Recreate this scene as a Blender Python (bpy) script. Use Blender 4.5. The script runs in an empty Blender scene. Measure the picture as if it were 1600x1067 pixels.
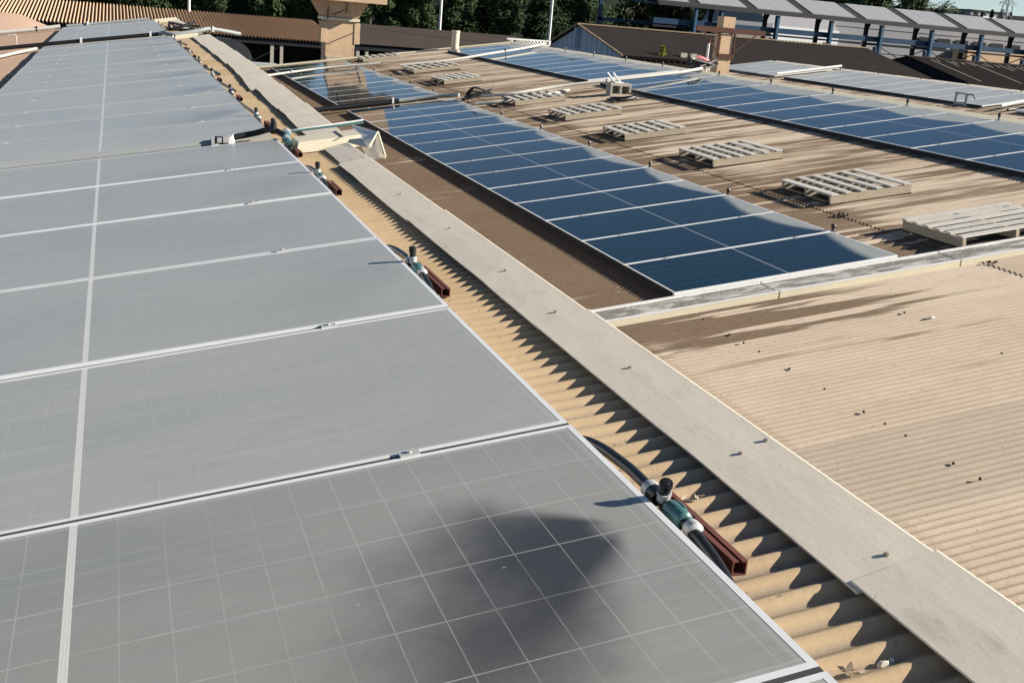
import bpy, bmesh, math, random
from mathutils import Vector, Matrix, Quaternion
random.seed(7)
R = math.radians
sin, cos, pi = math.sin, math.cos, math.pi
scene = bpy.context.scene
COL = scene.collection

# ------------------------------------------------------------------ layout
A = 0.1612                      # roof pitch
T = math.tan(A)
X1, Z1, V1 = 0.9968, -0.9042, 2.3349      # upper edge of the left panel row
X2, Z2, V2 = 4.4353, -2.1308, 8.4165      # lower edge of the middle row
PL, PW, PP = 2.1986, 1.04, 1.06           # panel length, width, pitch
BAY = 11.05                     # sawtooth bay spacing
DR = 0.07                       # panel plane above corrugation crests
PITCH, AMP = 0.0658, 0.0082      # corrugation
def zp1(x): return Z1 + (x - X1) * T
def zp2(x): return Z2 + (x - X2) * T
def zp3(x): return zp2(x - BAY)
def zr1(x): return zp1(x) - DR
def zr2(x): return zp2(x) - DR
def zr3(x): return zp3(x) - DR

# ------------------------------------------------------------------ helpers
class MB:
    def __init__(s): s.v = []; s.f = []; s.sm = []
    def add(s, vs, fs, smooth=False):
        b = len(s.v); s.v += [tuple(v) for v in vs]
        for f in fs: s.f.append([b + i for i in f]); s.sm.append(smooth)
        return s
    def box(s, c, d, M=None):
        x, y, z = [k / 2 for k in d]
        vs = [Vector((sx * x, sy * y, sz * z)) for sx in (-1, 1) for sy in (-1, 1) for sz in (-1, 1)]
        if M is not None: vs = [M @ v for v in vs]
        c = Vector(c)
        return s.add([v + c for v in vs], [(0, 1, 3, 2), (4, 6, 7, 5), (0, 4, 5, 1), (2, 3, 7, 6), (0, 2, 6, 4), (1, 5, 7, 3)])
    def box2(s, lo, hi):
        return s.box([(a + b) / 2 for a, b in zip(lo, hi)], [b - a for a, b in zip(lo, hi)])
    def hexa(s, p):   # 8 points: bottom 0-3 ccw, top 4-7
        return s.add(p, [(3, 2, 1, 0), (4, 5, 6, 7), (0, 1, 5, 4), (1, 2, 6, 5), (2, 3, 7, 6), (3, 0, 4, 7)])
    def tube(s, pts, r, n=8, cap=True):
        pts = [Vector(p) for p in pts]; m = len(pts)
        rs = r if isinstance(r, (list, tuple)) else [r] * m
        up = None; rings = []
        for i, p in enumerate(pts):
            t = (pts[min(i + 1, m - 1)] - pts[max(i - 1, 0)])
            if t.length < 1e-9: t = Vector((0, 0, 1))
            t.normalize()
            if up is None:
                a = Vector((0, 0, 1)) if abs(t.z) < .9 else Vector((1, 0, 0)); up = (a - t * a.dot(t)).normalized()
            else:
                up = up - t * up.dot(t)
                if up.length < 1e-6: up = t.orthogonal()
                up.normalize()
            w = t.cross(up)
            rings.append([p + (up * cos(2 * pi * k / n) + w * sin(2 * pi * k / n)) * rs[i] for k in range(n)])
        vs = [q for rr in rings for q in rr]; fs = []
        for i in range(m - 1):
            for k in range(n):
                a, b = i * n + k, i * n + (k + 1) % n
                fs.append((a, b, b + n, a + n))
        s.add(vs, fs, True)
        if cap: s.add(rings[0], [tuple(range(n - 1, -1, -1))]); s.add(rings[-1], [tuple(range(n))])
        return s
    def bar(s, a, b, w, h=None):
        a, b = Vector(a), Vector(b); d = b - a; L = d.length
        q = d.to_track_quat('X', 'Z').to_matrix()
        return s.box((a + b) / 2, (L, w, h or w), q)
    def build(s, name, mat, parent=None, loc=(0, 0, 0), local=False):
        """verts are given in world coordinates unless local; stored relative to loc"""
        me = bpy.data.meshes.new(name)
        o = Vector((0, 0, 0)) if local else Vector(loc)
        me.from_pydata([tuple(Vector(v) - o) for v in s.v], [], s.f)
        me.polygons.foreach_set('use_smooth', s.sm)
        me.materials.append(mat); me.update()
        if any(s.sm): me.set_sharp_from_angle(angle=R(38))
        ob = bpy.data.objects.new(name, me); COL.objects.link(ob)
        if parent is not None: ob.parent = parent
        else: ob.location = loc
        return ob

def tag(o, label, cat, group=None):
    o['label'] = label; o['category'] = cat
    if group: o['group'] = group
    return o
def thing(name, label, cat, loc=(0, 0, 0), group=None, rot=None):
    o = bpy.data.objects.new(name, None); COL.objects.link(o); o.location = loc
    o.empty_display_size = .1
    if rot: o.rotation_euler = rot
    return tag(o, label, cat, group)
def single(mb, name, mat, label, cat, loc, group=None):
    return tag(mb.build(name, mat, None, loc), label, cat, group)
def struct(mb, name, mat, loc=(0, 0, 0)):
    o = mb.build(name, mat, None, loc); o['kind'] = 'structure'; return o
def copy_tree(o, parent=None, mats=None):
    c = o.copy(); COL.objects.link(c)
    if parent is not None: c.parent = parent
    for ch in list(o.children): copy_tree(ch, c)
    return c
ORD = ['zeroth', 'first', 'second', 'third', 'fourth', 'fifth', 'sixth', 'seventh', 'eighth', 'ninth', 'tenth', 'eleventh', 'twelfth', 'thirteenth', 'fourteenth', 'fifteenth', 'sixteenth', 'seventeenth', 'eighteenth', 'nineteenth', 'twentieth']

# ------------------------------------------------------------------ materials
class NT:
    def __init__(s, name):
        s.m = bpy.data.materials.new(name); s.m.use_nodes = True
        s.t = s.m.node_tree; s.b = s.t.nodes['Principled BSDF']
    def n(s, k, **kw):
        nd = s.t.nodes.new(k)
        for a, v in kw.items(): setattr(nd, a, v)
        return nd
    def put(s, sock, v):
        if isinstance(v, bpy.types.NodeSocket): s.t.links.new(v, sock)
        elif v is not None:
            if hasattr(sock.default_value, '__len__') and not hasattr(v, '__len__'): v = (v, v, v)
            if hasattr(sock.default_value, '__len__') and len(sock.default_value) == 4 and len(v) == 3: v = (*v, 1)
            sock.default_value = v
    def math(s, op, a, b=None, c=None, clamp=False):
        nd = s.n('ShaderNodeMath', operation=op, use_clamp=clamp)
        for i, v in enumerate((a, b, c)):
            if v is not None: s.put(nd.inputs[i], v)
        return nd.outputs[0]
    def mix(s, fac, a, b):
        nd = s.n('ShaderNodeMix', data_type='RGBA'); s.put(nd.inputs[0], fac); s.put(nd.inputs[6], a); s.put(nd.inputs[7], b)
        return nd.outputs[2]
    def pos(s):
        g = s.n('ShaderNodeNewGeometry'); x = s.n('ShaderNodeSeparateXYZ'); s.t.links.new(g.outputs['Position'], x.inputs[0])
        return g.outputs['Position'], x.outputs
    def obj(s):
        g = s.n('ShaderNodeTexCoord'); x = s.n('ShaderNodeSeparateXYZ'); s.t.links.new(g.outputs['Object'], x.inputs[0])
        return g.outputs['Object'], x.outputs
    def scl(s, vec, sc, off=None):
        nd = s.n('ShaderNodeMapping'); s.put(nd.inputs[0], vec); nd.inputs['Scale'].default_value = sc
        if off is not None: s.put(nd.inputs['Location'], off)
        return nd.outputs[0]
    def noise(s, vec, scale=1, detail=3, rough=.55, dist=0):
        nd = s.n('ShaderNodeTexNoise'); s.put(nd.inputs['Vector'], vec); nd.inputs['Scale'].default_value = scale
        nd.inputs['Detail'].default_value = detail; nd.inputs['Roughness'].default_value = rough; nd.inputs['Distortion'].default_value = dist
        return nd.outputs[0]
    def ss(s, x, a, b):    # smoothstep
        nd = s.n('ShaderNodeMapRange', interpolation_type='SMOOTHSTEP'); s.put(nd.inputs[0], x)
        s.put(nd.inputs[1], a); s.put(nd.inputs[2], b)
        return nd.outputs[0]
    def band(s, x, c, w):  # 1 where |x-c|<w
        return s.math('LESS_THAN', s.math('ABSOLUTE', s.math('SUBTRACT', x, c)), w)
    def rnd(s):
        return s.n('ShaderNodeObjectInfo').outputs['Random']
    def bump(s, h, strength=.3, dist=.01):
        nd = s.n('ShaderNodeBump'); nd.inputs['Strength'].default_value = strength; nd.inputs['Distance'].default_value = dist
        s.put(nd.inputs['Height'], h); s.t.links.new(nd.outputs[0], s.b.inputs['Normal'])
    def out(s, col=None, rough=None, metal=None, spec=None):
        if col is not None: s.put(s.b.inputs['Base Color'], col)
        if rough is not None: s.put(s.b.inputs['Roughness'], rough)
        if metal is not None: s.b.inputs['Metallic'].default_value = metal
        if spec is not None: s.put(s.b.inputs['Specular IOR Level'], spec)
        return s.m

def plain(name, col, rough=.6, metal=0, var=.12, scale=6, spec=.4):
    t = NT(name); P, _ = t.obj()
    f = t.noise(P, scale, 4, .6)
    a = [c * (1 - var) for c in col]; b = [min(1, c * (1 + var)) for c in col]
    return t.out(t.mix(f, a, b), t.math('ADD', t.math('MULTIPLY', f, .15), rough - .07), metal, spec)

def roof_mat(name, base, base2, stain, amount, sheet=.92, y0=5.41, bay2=False):
    t = NT(name); P, X = t.pos(); x, y = X[0], X[1]
    # tone of every sheet
    sh = t.math('FLOOR', t.math('DIVIDE', t.math('SUBTRACT', y, y0), sheet))
    lap = t.math('FLOOR', t.math('DIVIDE', t.math('SUBTRACT', x, 7.2), 3.4))
    wn = t.n('ShaderNodeTexWhiteNoise', noise_dimensions='2D'); cb = t.n('ShaderNodeCombineXYZ')
    t.put(cb.inputs[0], sh); t.put(cb.inputs[1], lap); t.put(wn.inputs['Vector'], cb.outputs[0])
    tone = wn.outputs['Value']
    n1 = t.noise(t.scl(P, (.7, 2.2, 1)), 1, 5, .6)
    n2 = t.noise(t.scl(P, (9, 14, 9)), 1, 4, .65)
    col = t.mix(t.ss(t.math('ADD', t.math('MULTIPLY', tone, .45), t.math('MULTIPLY', n1, .75)), .3, .95), base, base2)
    col = t.mix(t.math('MULTIPLY', t.ss(n2, .45, .8), .35), col, [c * .72 for c in base])
    # long run-off streaks down the slope
    s1 = t.noise(t.scl(P, (.16, 2.6, 1)), 1, 4, .62, .25)
    s2 = t.noise(t.scl(P, (.5, 9, 1), (3, 1, 0)), 1, 3, .6)
    m = t.math('ADD', t.math('MULTIPLY', s1, .72), t.math('MULTIPLY', s2, .36))
    m = t.math('ADD', m, amount)
    if bay2:
        gr = t.math('MULTIPLY', t.ss(t.math('ADD', y, t.math('MULTIPLY', n1, .3)), 4.45, 4.85), t.math('SUBTRACT', 1, t.ss(y, 5.40, 5.42)))
        col = t.mix(t.math('MULTIPLY', t.math('MULTIPLY', gr, t.ss(n1, .25, .55)), .80), col, (.35, .295, .238))
        wet = t.math('SUBTRACT', 1, t.ss(x, 4.6, 5.2))                       # lower strip beside the ridge
        wet = t.math('MULTIPLY', wet, t.ss(y, 7.6, 8.2))
        lap2 = t.math('MULTIPLY', t.ss(x, 6.5, 6.8), t.math('SUBTRACT', 1, t.ss(t.math('ADD', x, t.math('MULTIPLY', n1, 1.2)), 7.6, 8.3)))
        lap2 = t.math('MULTIPLY', lap2, t.ss(y, 8.0, 8.6))
        near = t.math('MULTIPLY', t.ss(t.math('ADD', y, t.math('MULTIPLY', n1, 1.4)), 7.6, 8.3), t.math('SUBTRACT', 1, t.ss(x, 5.2, 6.6)))
        far = t.ss(y, 7.9, 8.5)
        m = t.math('ADD', m, t.math('MULTIPLY', wet, .15))
        m = t.math('ADD', m, t.math('MULTIPLY', lap2, .13))
        m = t.math('ADD', m, t.math('MULTIPLY', near, .20))
        m = t.math('ADD', m, t.math('MULTIPLY', far, .105))
    if bay2:
        st = t.ss(t.noise(t.scl(P, (.30, 7.5, 1), (2, 7, 0)), 1, 3, .55), .54, .62)
        m = t.math('SUBTRACT', m, t.math('MULTIPLY', st, .28))
        m = t.math('SUBTRACT', m, t.math('MULTIPLY', t.math('SUBTRACT', 1, t.ss(y, 6.2, 7.4)), .06))
    mask = t.ss(m, .56, .70)
    col = t.mix(t.math('MULTIPLY', mask, .90), col, stain)
    ph = t.math('ABSOLUTE', t.math('SUBTRACT', t.math('FRACT', t.math('DIVIDE', t.math('ADD', y, 2.5), PITCH)), .5))
    tr = t.math('MULTIPLY', t.math('SUBTRACT', 1, t.ss(ph, .04, .30)), t.ss(t.noise(t.scl(P, (1.5, 5, 1), (1, 3, 0)), 1, 3, .6), .25, .7))
    col = t.mix(t.math('MULTIPLY', tr,   .72 if not bay2 else .40), col, (.27, .225, .18) if not bay2 else (.25, .18, .12))  # grey troughs: dirt, plus shaded far flanks put into the colour
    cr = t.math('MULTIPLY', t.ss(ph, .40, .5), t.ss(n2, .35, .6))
    col = t.mix(t.math('MULTIPLY', cr, .30), col, (.66, .53, .36))  # crests lightened, sunlit highlights put into the colour
    if not bay2:
        col = t.mix(t.math('SUBTRACT', 1, t.ss(x, -1.2, -.6)), col, t.mix(n1, (.40, .26, .18), (.50, .35, .26)))
    # small dark and pale specks
    sp = t.noise(P, 55, 2, .5)
    col = t.mix(t.math('MULTIPLY', t.ss(sp, .68, .74), .5), col, (.07, .055, .04))
    sp2 = t.noise(P, 23, 3, .6)
    col = t.mix(t.math('MULTIPLY', t.ss(sp2, .62, .75), .25), col, (.62, .55, .42))
    t.bump(t.noise(P, 60, 4, .7), .25, .004)
    return t.out(col, .82, 0, .25)

M = {}
M['roof_ochre'] = roof_mat('ochre_fibre_cement', (.425, .305, .175), (.50, .375, .235), (.30, .20, .11), -.10)
M['roof_beige'] = roof_mat('beige_fibre_cement', (.40, .318, .232), (.515, .425, .328), (.105, .066, .037), .0, bay2=True)
M['roof_pink'] = roof_mat('pinkish_fibre_cement', (.40, .27, .19), (.46, .33, .24), (.2, .13, .085), -.05)

def cap_mat():
    t = NT('greige_ridge_metal'); P, X = t.pos()
    n = t.noise(t.scl(P, (5, 2, 5)), 1, 5, .65)
    col = t.mix(n, (.68, .595, .465), (.78, .70, .57))
    n2 = t.noise(t.scl(P, (13, 5, 10), (0, 4, 0)), 1, 6, .7)
    col = t.mix(t.math('MULTIPLY', t.ss(n2, .52, .70), .30), col, (.34, .295, .245))
    n3 = t.noise(P, 90, 3, .6)
    col = t.mix(t.math('MULTIPLY', t.ss(n3, .62, .72), .25), col, (.2, .17, .14))
    t.bump(n2, .12, .01)
    return t.out(col, .72, 0, .35)
M['cap'] = cap_mat()
M['cream'] = plain('cream_painted_metal', (.66, .60, .44), .5, 0, .08, 9)
M['dirty_flash'] = None
def dirty_flash():
    t = NT('dirty_white_flashing'); P, X = t.pos()
    n = t.noise(t.scl(P, (2.2, 9, 3)), 1, 6, .72, .6)
    col = t.mix(t.ss(n, .40, .54), (.58, .56, .51), (.20, .185, .16))
    n2 = t.noise(P, 40, 4, .6)
    col = t.mix(t.ss(n2, .56, .66), col, (.5, .49, .45))
    return t.out(col, .7)
M['dirty_flash'] = dirty_flash()
M['alu'] = plain('anodised_aluminium', (.74, .74, .73), .5, 0, .08, 14, .5)
M['alu_dusty'] = plain('dust_covered_aluminium', (.42, .425, .41), .6, 0, .1, 14, .4)
M['gap'] = plain('gap_shade_dark', (.055, .056, .056), .8, 0, .3, 5)  # near-black fill that stands for shade in the module gaps
M['white'] = plain('white_painted', (.74, .73, .70), .5, 0, .1, 9)
M['grey_pipe'] = plain('grey_plastic_pipe', (.30, .315, .31), .4, 0, .12, 5)
M['white_pipe'] = plain('weathered_white_pipe', (.50, .475, .42), .45, 0, .12, 4)
M['black'] = plain('black_polythene', (.012, .013, .014), .38, 0, .3, 12)
M['black_dull'] = plain('dull_black', (.018, .018, .018), .8, 0, .3, 9)
M['teal'] = plain('teal_plastic_fitting', (.065, .155, .155), .35, 0, .15, 20)
M['lightgrey_plastic'] = plain('pale_grey_plastic', (.42, .43, .42), .4, 0, .12, 20)
M['rust'] = plain('red_brown_primer', (.125, .042, .030), .6, 0, .25, 14)
M['steel_rust'] = plain('rusted_steel', (.085, .035, .022), .85, 0, .4, 5)
M['wood'] = None
def wood(name, a, b):
    t = NT(name); P, X = t.obj()
    n = t.noise(t.scl(P, (6, 6, 18)), 1, 5, .65, 1.2)
    col = t.mix(n, a, b)
    n2 = t.noise(P, 34, 4, .6)
    col = t.mix(t.math('MULTIPLY', t.ss(n2, .55, .7), .4), col, [c * .5 for c in a])
    return t.out(t.mix(t.math('MULTIPLY', t.rnd(), .3), col, [c * .66 for c in a]), .85, 0, .2)
M['wood'] = wood('bleached_pallet_wood', (.52, .49, .43), (.74, .71, .64))
M['wood_dark'] = wood('shade_dark_pallet_wood', (.018, .015, .012), (.035, .029, .024))  # near black: shade inside the pallets put into the board colour
M['wood_side'] = wood('pallet_stringer_wood', (.34, .29, .21), (.52, .44, .32))
def concrete(name, col, streak):
    t = NT(name); P, X = t.pos()
    n = t.noise(t.scl(P, (3, 3, .7)), 1, 6, .65)
    c = t.mix(n, [k * .8 for k in col], [k * 1.15 for k in col])
    n2 = t.noise(P, 7, 5, .7)
    c = t.mix(t.math('MULTIPLY', t.ss(n2, .56, .68), .5), c, streak)
    t.bump(n2, .3, .03)
    return t.out(c, .88, 0, .2)
M['concrete_tan'] = concrete('tan_concrete', (.56, .40, .26), (.25, .16, .10))
M['concrete_grey'] = concrete('grey_concrete', (.42, .39, .33), (.2, .18, .15))

def tan_shed():
    t = NT('tan_corrugated_sheet'); P, X = t.pos()
    n = t.noise(t.scl(P, (1.4, .15, 1)), 1, 4, .6)
    c = t.mix(n, (.40, .27, .17), (.52, .39, .26))
    f = t.math('ABSOLUTE', t.math('SUBTRACT', t.math('FRACT', t.math('DIVIDE', t.math('ADD', X[0], 14), .178)), .5))
    c = t.mix(t.math('SUBTRACT', 1, t.ss(f, .06, .26)), c, (.05, .036, .028))  # trough stripes darkened for grime and for shade between the ribs
    return t.out(c, .8, 0, .25)
M['shed_tan'] = tan_shed()
def dark_roof(name, a, b, st):
    t = NT(name); P, X = t.pos()
    n = t.noise(t.scl(P, (1.2, .18, 1)), 1, 5, .62)
    n2 = t.noise(t.scl(P, (.25, .12, 1), (9, 0, 0)), 1, 4, .6)
    c = t.mix(n, a, b)
    c = t.mix(t.math('MULTIPLY', t.ss(n2, .60, .72), .35), c, st)
    return t.out(c, .9, 0, .12)
M['dark_roof'] = dark_roof('dark_weathered_sheet', (.022, .0175, .0155), (.042, .034, .029), (.06, .05, .045))
M['brown_roof'] = dark_roof('brown_weathered_sheet', (.050, .037, .030), (.075, .057, .046), (.12, .095, .08))
M['gable'] = plain('blue_grey_cladding', (.42, .50, .58), .6, 0, .12, .6)
M['ridge_tan'] = plain('tan_ridge_tile', (.30, .22, .13), .8, 0, .2, 2)
M['blue'] = plain('blue_steel_paint', (.006, .036, .082), .45, 0, .2, .6)
M['blue_light'] = plain('lighter_blue_paint', (.022, .08, .14), .5, 0, .2, .6)  # lighter blue than the beams, used on the canopy posts
M['canopy_dark'] = plain('dark_canopy_sheet', (.02, .02, .021), .7, 0, .15, .5)
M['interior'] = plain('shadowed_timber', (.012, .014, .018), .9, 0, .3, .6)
M['wall_grey'] = plain('grey_sheet_cladding', (.24, .24, .25), .7, 0, .08, .3)
M['wall_white'] = plain('white_sheet_cladding', (.74, .75, .76), .6, 0, .05, .3)
M['render'] = plain('rendered_wall', (.34, .30, .25), .9, 0, .12, .5)
M['pink'] = plain('faded_red_plastic', (.50, .16, .17), .6)
M['leafdry'] = plain('dry_leaves', (.50, .42, .30), .9, 0, .3, 40)
M['stone'] = plain('pale_stone', (.62, .57, .48), .9, 0, .2, 30)
M['tarp'] = plain('dark_grey_tarpaulin', (.028, .032, .038), .5, 0, .2, 2)
M['screw'] = plain('weathered_screw', (.30, .27, .23), .5, .5, .3, 50)

# --- solar glass ---------------------------------------------------
CX = (PL - .10) / 24.0           # half-cell pitch along the panel
CY = (PW - .05) / 6.0
def dusty_glass(name, fan, strength, ln=(.06, .16), gain=1.0):
    t = NT(name); P, X = t.obj(); x, y = X[0], X[1]
    W, WX = t.pos()
    rnd = t.rnd()
    n = t.noise(t.scl(W, (.9, 3.0, 1)), 1, 4, .6)
    n2 = t.noise(t.scl(W, (4, 22, 4)), 1, 5, .7)
    n3 = t.noise(W, 160, 3, .65)
    dust = t.mix(n, [c * gain for c in (.352, .352, .312)], [c * gain for c in (.418, .410, .368)])
    dust = t.mix(t.math('MULTIPLY', t.math('SUBTRACT', rnd, .5), .35, clamp=True), dust, (.33, .36, .36))
    dust = t.mix(t.math('MULTIPLY', t.ss(n2, .45, .7), .32), dust, (.31, .32, .31))
    n4 = t.noise(t.scl(W, (.8, 1.3, 1), (3, 9, 0)), 1, 3, .55, .6)
    dust = t.mix(t.math('MULTIPLY', t.ss(n4, .42, .68), .48), dust, [c * gain for c in (.29, .305, .30)])
    n5 = t.noise(t.scl(W, (1.6, 30, 1), (8, 1, 0)), 1, 5, .7)
    dust = t.mix(t.math('MULTIPLY', t.ss(n5, .50, .68), .34), dust, [c * gain for c in (.46, .455, .42)])
    n6 = t.noise(W, 45, 4, .7)
    dust = t.mix(t.math('MULTIPLY', t.ss(n6, .50, .72), .24), dust, (.24, .245, .24))
    # cell grid
    gx = t.math('ABSOLUTE', t.math('SUBTRACT', t.math('FRACT', t.math('DIVIDE', t.math('ADD', x, CX * 12), CX)), .5))
    gy = t.math('ABSOLUTE', t.math('SUBTRACT', t.math('FRACT', t.math('DIVIDE', t.math('ADD', y, CY * 3), CY)), .5))
    lx = t.math('GREATER_THAN', gx, .5 - .0013 / CX)
    ly = t.math('GREATER_THAN', gy, .5 - .0017 / CY)
    vis = t.ss(t.noise(t.scl(W, (2.5, 3.5, 1), (5, 2, 0)), 1, 3, .6), .34, .62)
    line = t.math('MULTIPLY', t.math('MAXIMUM', t.math('MULTIPLY', lx, .7), ly), t.math('ADD', ln[0], t.math('MULTIPLY', vis, ln[1])))
    mid = t.math('LESS_THAN', t.math('ABSOLUTE', x), .0078)
    midc = t.math('LESS_THAN', t.math('ABSOLUTE', t.math('SUBTRACT', t.math('ABSOLUTE', x), .0028)), .0018)
    edge = t.math('GREATER_THAN', t.math('ABSOLUTE', y), PW / 2 - .024)
    edge2 = t.math('GREATER_THAN', t.math('ABSOLUTE', x), PL / 2 - .028)
    # fan rinsed by the sprinkler at the right-hand edge
    if fan:
        dx = t.math('SUBTRACT', fan[0], x); dy = t.math('SUBTRACT', y, fan[1])
        r = t.math('SQRT', t.math('ADD', t.math('MULTIPLY', dx, dx), t.math('MULTIPLY', dy, dy)))
        th = t.math('ARCTAN2', dy, dx)
        wob = t.math('MULTIPLY', t.math('SUBTRACT', t.noise(t.scl(W, (5, 5, 1)), 1, 3, .6), .5), .35)
        th = t.math('ADD', th, wob)
        m = t.math('MULTIPLY', t.ss(th, -1.30, -.70), t.math('SUBTRACT', 1, t.ss(th, .50, .88)))
        rr = t.math('MULTIPLY', t.math('ADD', r, t.math('MULTIPLY', wob, .6)), t.math('ADD', 1.0, t.math('MULTIPLY', th, .55)))
        m = t.math('MULTIPLY', m, t.math('SUBTRACT', 1, t.math('MULTIPLY', t.ss(rr, .15, .66), .95)))
        m = t.math('MULTIPLY', m, t.ss(r, .01, .09))
        m = t.math('MULTIPLY', m, strength)
    else:
        m = None
    cell = t.mix(n, (.031, .032, .035), (.047, .047, .050))
    cell = t.mix(t.math('MULTIPLY', t.ss(n3, .6, .7), .35), cell, (.11, .11, .11))
    col = t.mix(t.math('MULTIPLY', t.math('MAXIMUM', edge, edge2), .25), dust, (.48, .48, .46))
    if m is not None:
        lite = t.mix(.82, cell, (0.03, .03, .035))
        col = t.mix(m, col, cell)
    col = t.mix(line, col, (.62, .62, .58))
    col = t.mix(t.math('MULTIPLY', mid, .85), col, (.72, .71, .65))
    col = t.mix(t.math('MULTIPLY', midc, .25), col, (.45, .44, .40))
    # droppings and specks
    v = t.n('ShaderNodeTexVoronoi'); t.put(v.inputs['Vector'], t.scl(W, (9, 14, 9))); v.inputs['Scale'].default_value = 1
    sel = t.n('ShaderNodeSeparateColor'); t.t.links.new(v.outputs['Color'], sel.inputs[0])
    speck = t.math('MULTIPLY', t.math('LESS_THAN', v.outputs['Distance'], t.math('MULTIPLY', sel.outputs[1], .06)), t.math('GREATER_THAN', sel.outputs[0], .45))
    col = t.mix(t.math('MULTIPLY', speck, .45), col, (.55, .54, .48))
    t.bump(t.noise(t.scl(W, (60, 200, 60)), 1, 3, .6), .06, .003)
    rough = t.math('SUBTRACT', .33, t.math('MULTIPLY', m, .10)) if m is not None else .33
    return t.out(col, rough, 0, .5)
M['dusty'] = dusty_glass('dusty_solar_glass', None, 0)
M['dusty_far'] = dusty_glass('far_dusty_solar_glass', None, 0, (.04, .08), 1.14)
M['rinsed_near'] = dusty_glass('rinsed_solar_glass', (1.02, .02), .95, (.14, .25), .80)
M['rinsed_far'] = dusty_glass('streaked_solar_glass', (1.10, .0), .36, (.04, .08), 1.14)
M['rinsed_mid'] = dusty_glass('lightly_streaked_solar_glass', (1.10, .0), .10)

def clean_glass(name, w0, w1, spr, blue=(.0008, .017, .032)):
    t = NT(name); P, X = t.obj(); x, y = X[0], X[1]
    W, WX = t.pos()
    gy = t.math('ABSOLUTE', t.math('SUBTRACT', t.math('FRACT', t.math('DIVIDE', t.math('ADD', y, CY * 3), CY)), .5))
    ly = t.math('GREATER_THAN', gy, .5 - .003 / CY)
    bus = t.math('ABSOLUTE', t.math('SUBTRACT', t.math('FRACT', t.math('DIVIDE', t.math('ADD', y, CY * 3), CY / 3)), .5))
    lb = t.math('GREATER_THAN', bus, .44)
    mid = t.math('LESS_THAN', t.math('ABSOLUTE', x), .006)
    n = t.noise(t.scl(W, (1.1, 4, 1)), 1, 4, .6)
    rnd = t.rnd()
    col = t.mix(n, [c * .8 for c in blue], [c * 1.25 for c in blue])
    col = t.mix(t.math('MULTIPLY', rnd, .25), col, (.002, .020, .030))
    col = t.mix(t.math('MULTIPLY', lb, .16), col, (.10, .14, .17))
    col = t.mix(t.math('MULTIPLY', ly, .22), col, (.20, .24, .26))
    col = t.mix(t.math('MULTIPLY', mid, .55), col, (.60, .62, .62))
    # dust left behind each sprinkler's arc, along the upper edge
    ph = t.math('ABSOLUTE', t.math('SINE', t.math('MULTIPLY', t.math('SUBTRACT', WX[1], spr), pi / (2 * PP))))
    wob = t.math('MULTIPLY', t.math('SUBTRACT', t.noise(t.scl(W, (2, 2, 1)), 1, 2, .5), .5), .09)
    w = t.math('ADD', t.math('ADD', w0, t.math('MULTIPLY', ph, w1)), wob)
    d = t.math('SUBTRACT', PL / 2, x)
    dm = t.math('SUBTRACT', 1, t.ss(t.math('SUBTRACT', d, w), -.07, .045))
    dustc = t.mix(n, (.31, .335, .32), (.39, .40, .385))
    col = t.mix(t.math('MULTIPLY', dm, .93), col, dustc)
    grime = t.ss(t.noise(t.scl(W, (.8, 9, 1)), 1, 4, .6), .45, .75)
    col = t.mix(t.math('MULTIPLY', grime, .014), col, (.4, .42, .42))
    rough = t.math('ADD', .05, t.math('MULTIPLY', dm, .4))
    t.bump(t.noise(t.scl(W, (1.5, 2.5, 1)), 1, 2, .5), .02, .02)
    return t.out(col, rough, 0, .18)
M['clean2'] = clean_glass('blue_solar_glass', .07, .19, V2 + PP)
M['clean3'] = clean_glass('blue_solar_glass_upper', .42, .18, V2 + PP, (.001, .020, .038))
M['grey4'] = dusty_glass('pale_dusty_solar_glass', None, 0, (.04, .1), 1.16)

# --- foliage -------------------------------------------------------
def leaf_mat(name, a, b):
    t = NT(name); W, X = t.pos()
    n = t.noise(W, .55, 3, .6); n2 = t.noise(W, 4, 2, .5)
    c = t.mix(t.math('ADD', t.math('MULTIPLY', n, .6), t.math('MULTIPLY', n2, .4)), a, b)
    c = t.mix(t.math('MULTIPLY', t.rnd(), .5), c, [k * .6 for k in a])
    return t.out(c, .75, 0, .15)
M['leaf_pine'] = leaf_mat('dark_pine_foliage', (.020, .040, .016), (.056, .085, .030))
M['leaf_olive'] = leaf_mat('olive_foliage', (.030, .043, .017), (.068, .078, .032))
M['leaf_weed'] = leaf_mat('weed_leaves', (.16, .20, .02), (.26, .28, .04))
M['bark'] = plain('bark', (.055, .042, .032), .9, 0, .3, 3)
def hill_mat():
    t = NT('dry_hillside'); P, X = t.pos()
    n = t.noise(P, .09, 6, .65)
    c = t.mix(t.ss(n, .42, .6), (.010, .017, .008), (.024, .026, .013))
    return t.out(c, .95, 0, .1)
M['hill'] = hill_mat()
def ground_mat():
    t = NT('packed_earth_yard'); P, X = t.pos()
    n = t.noise(P, .5, 6, .65)
    return t.out(t.mix(n, (.06, .05, .04), (.13, .11, .085)), .95, 0, .1)
M['ground'] = ground_mat()

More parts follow.
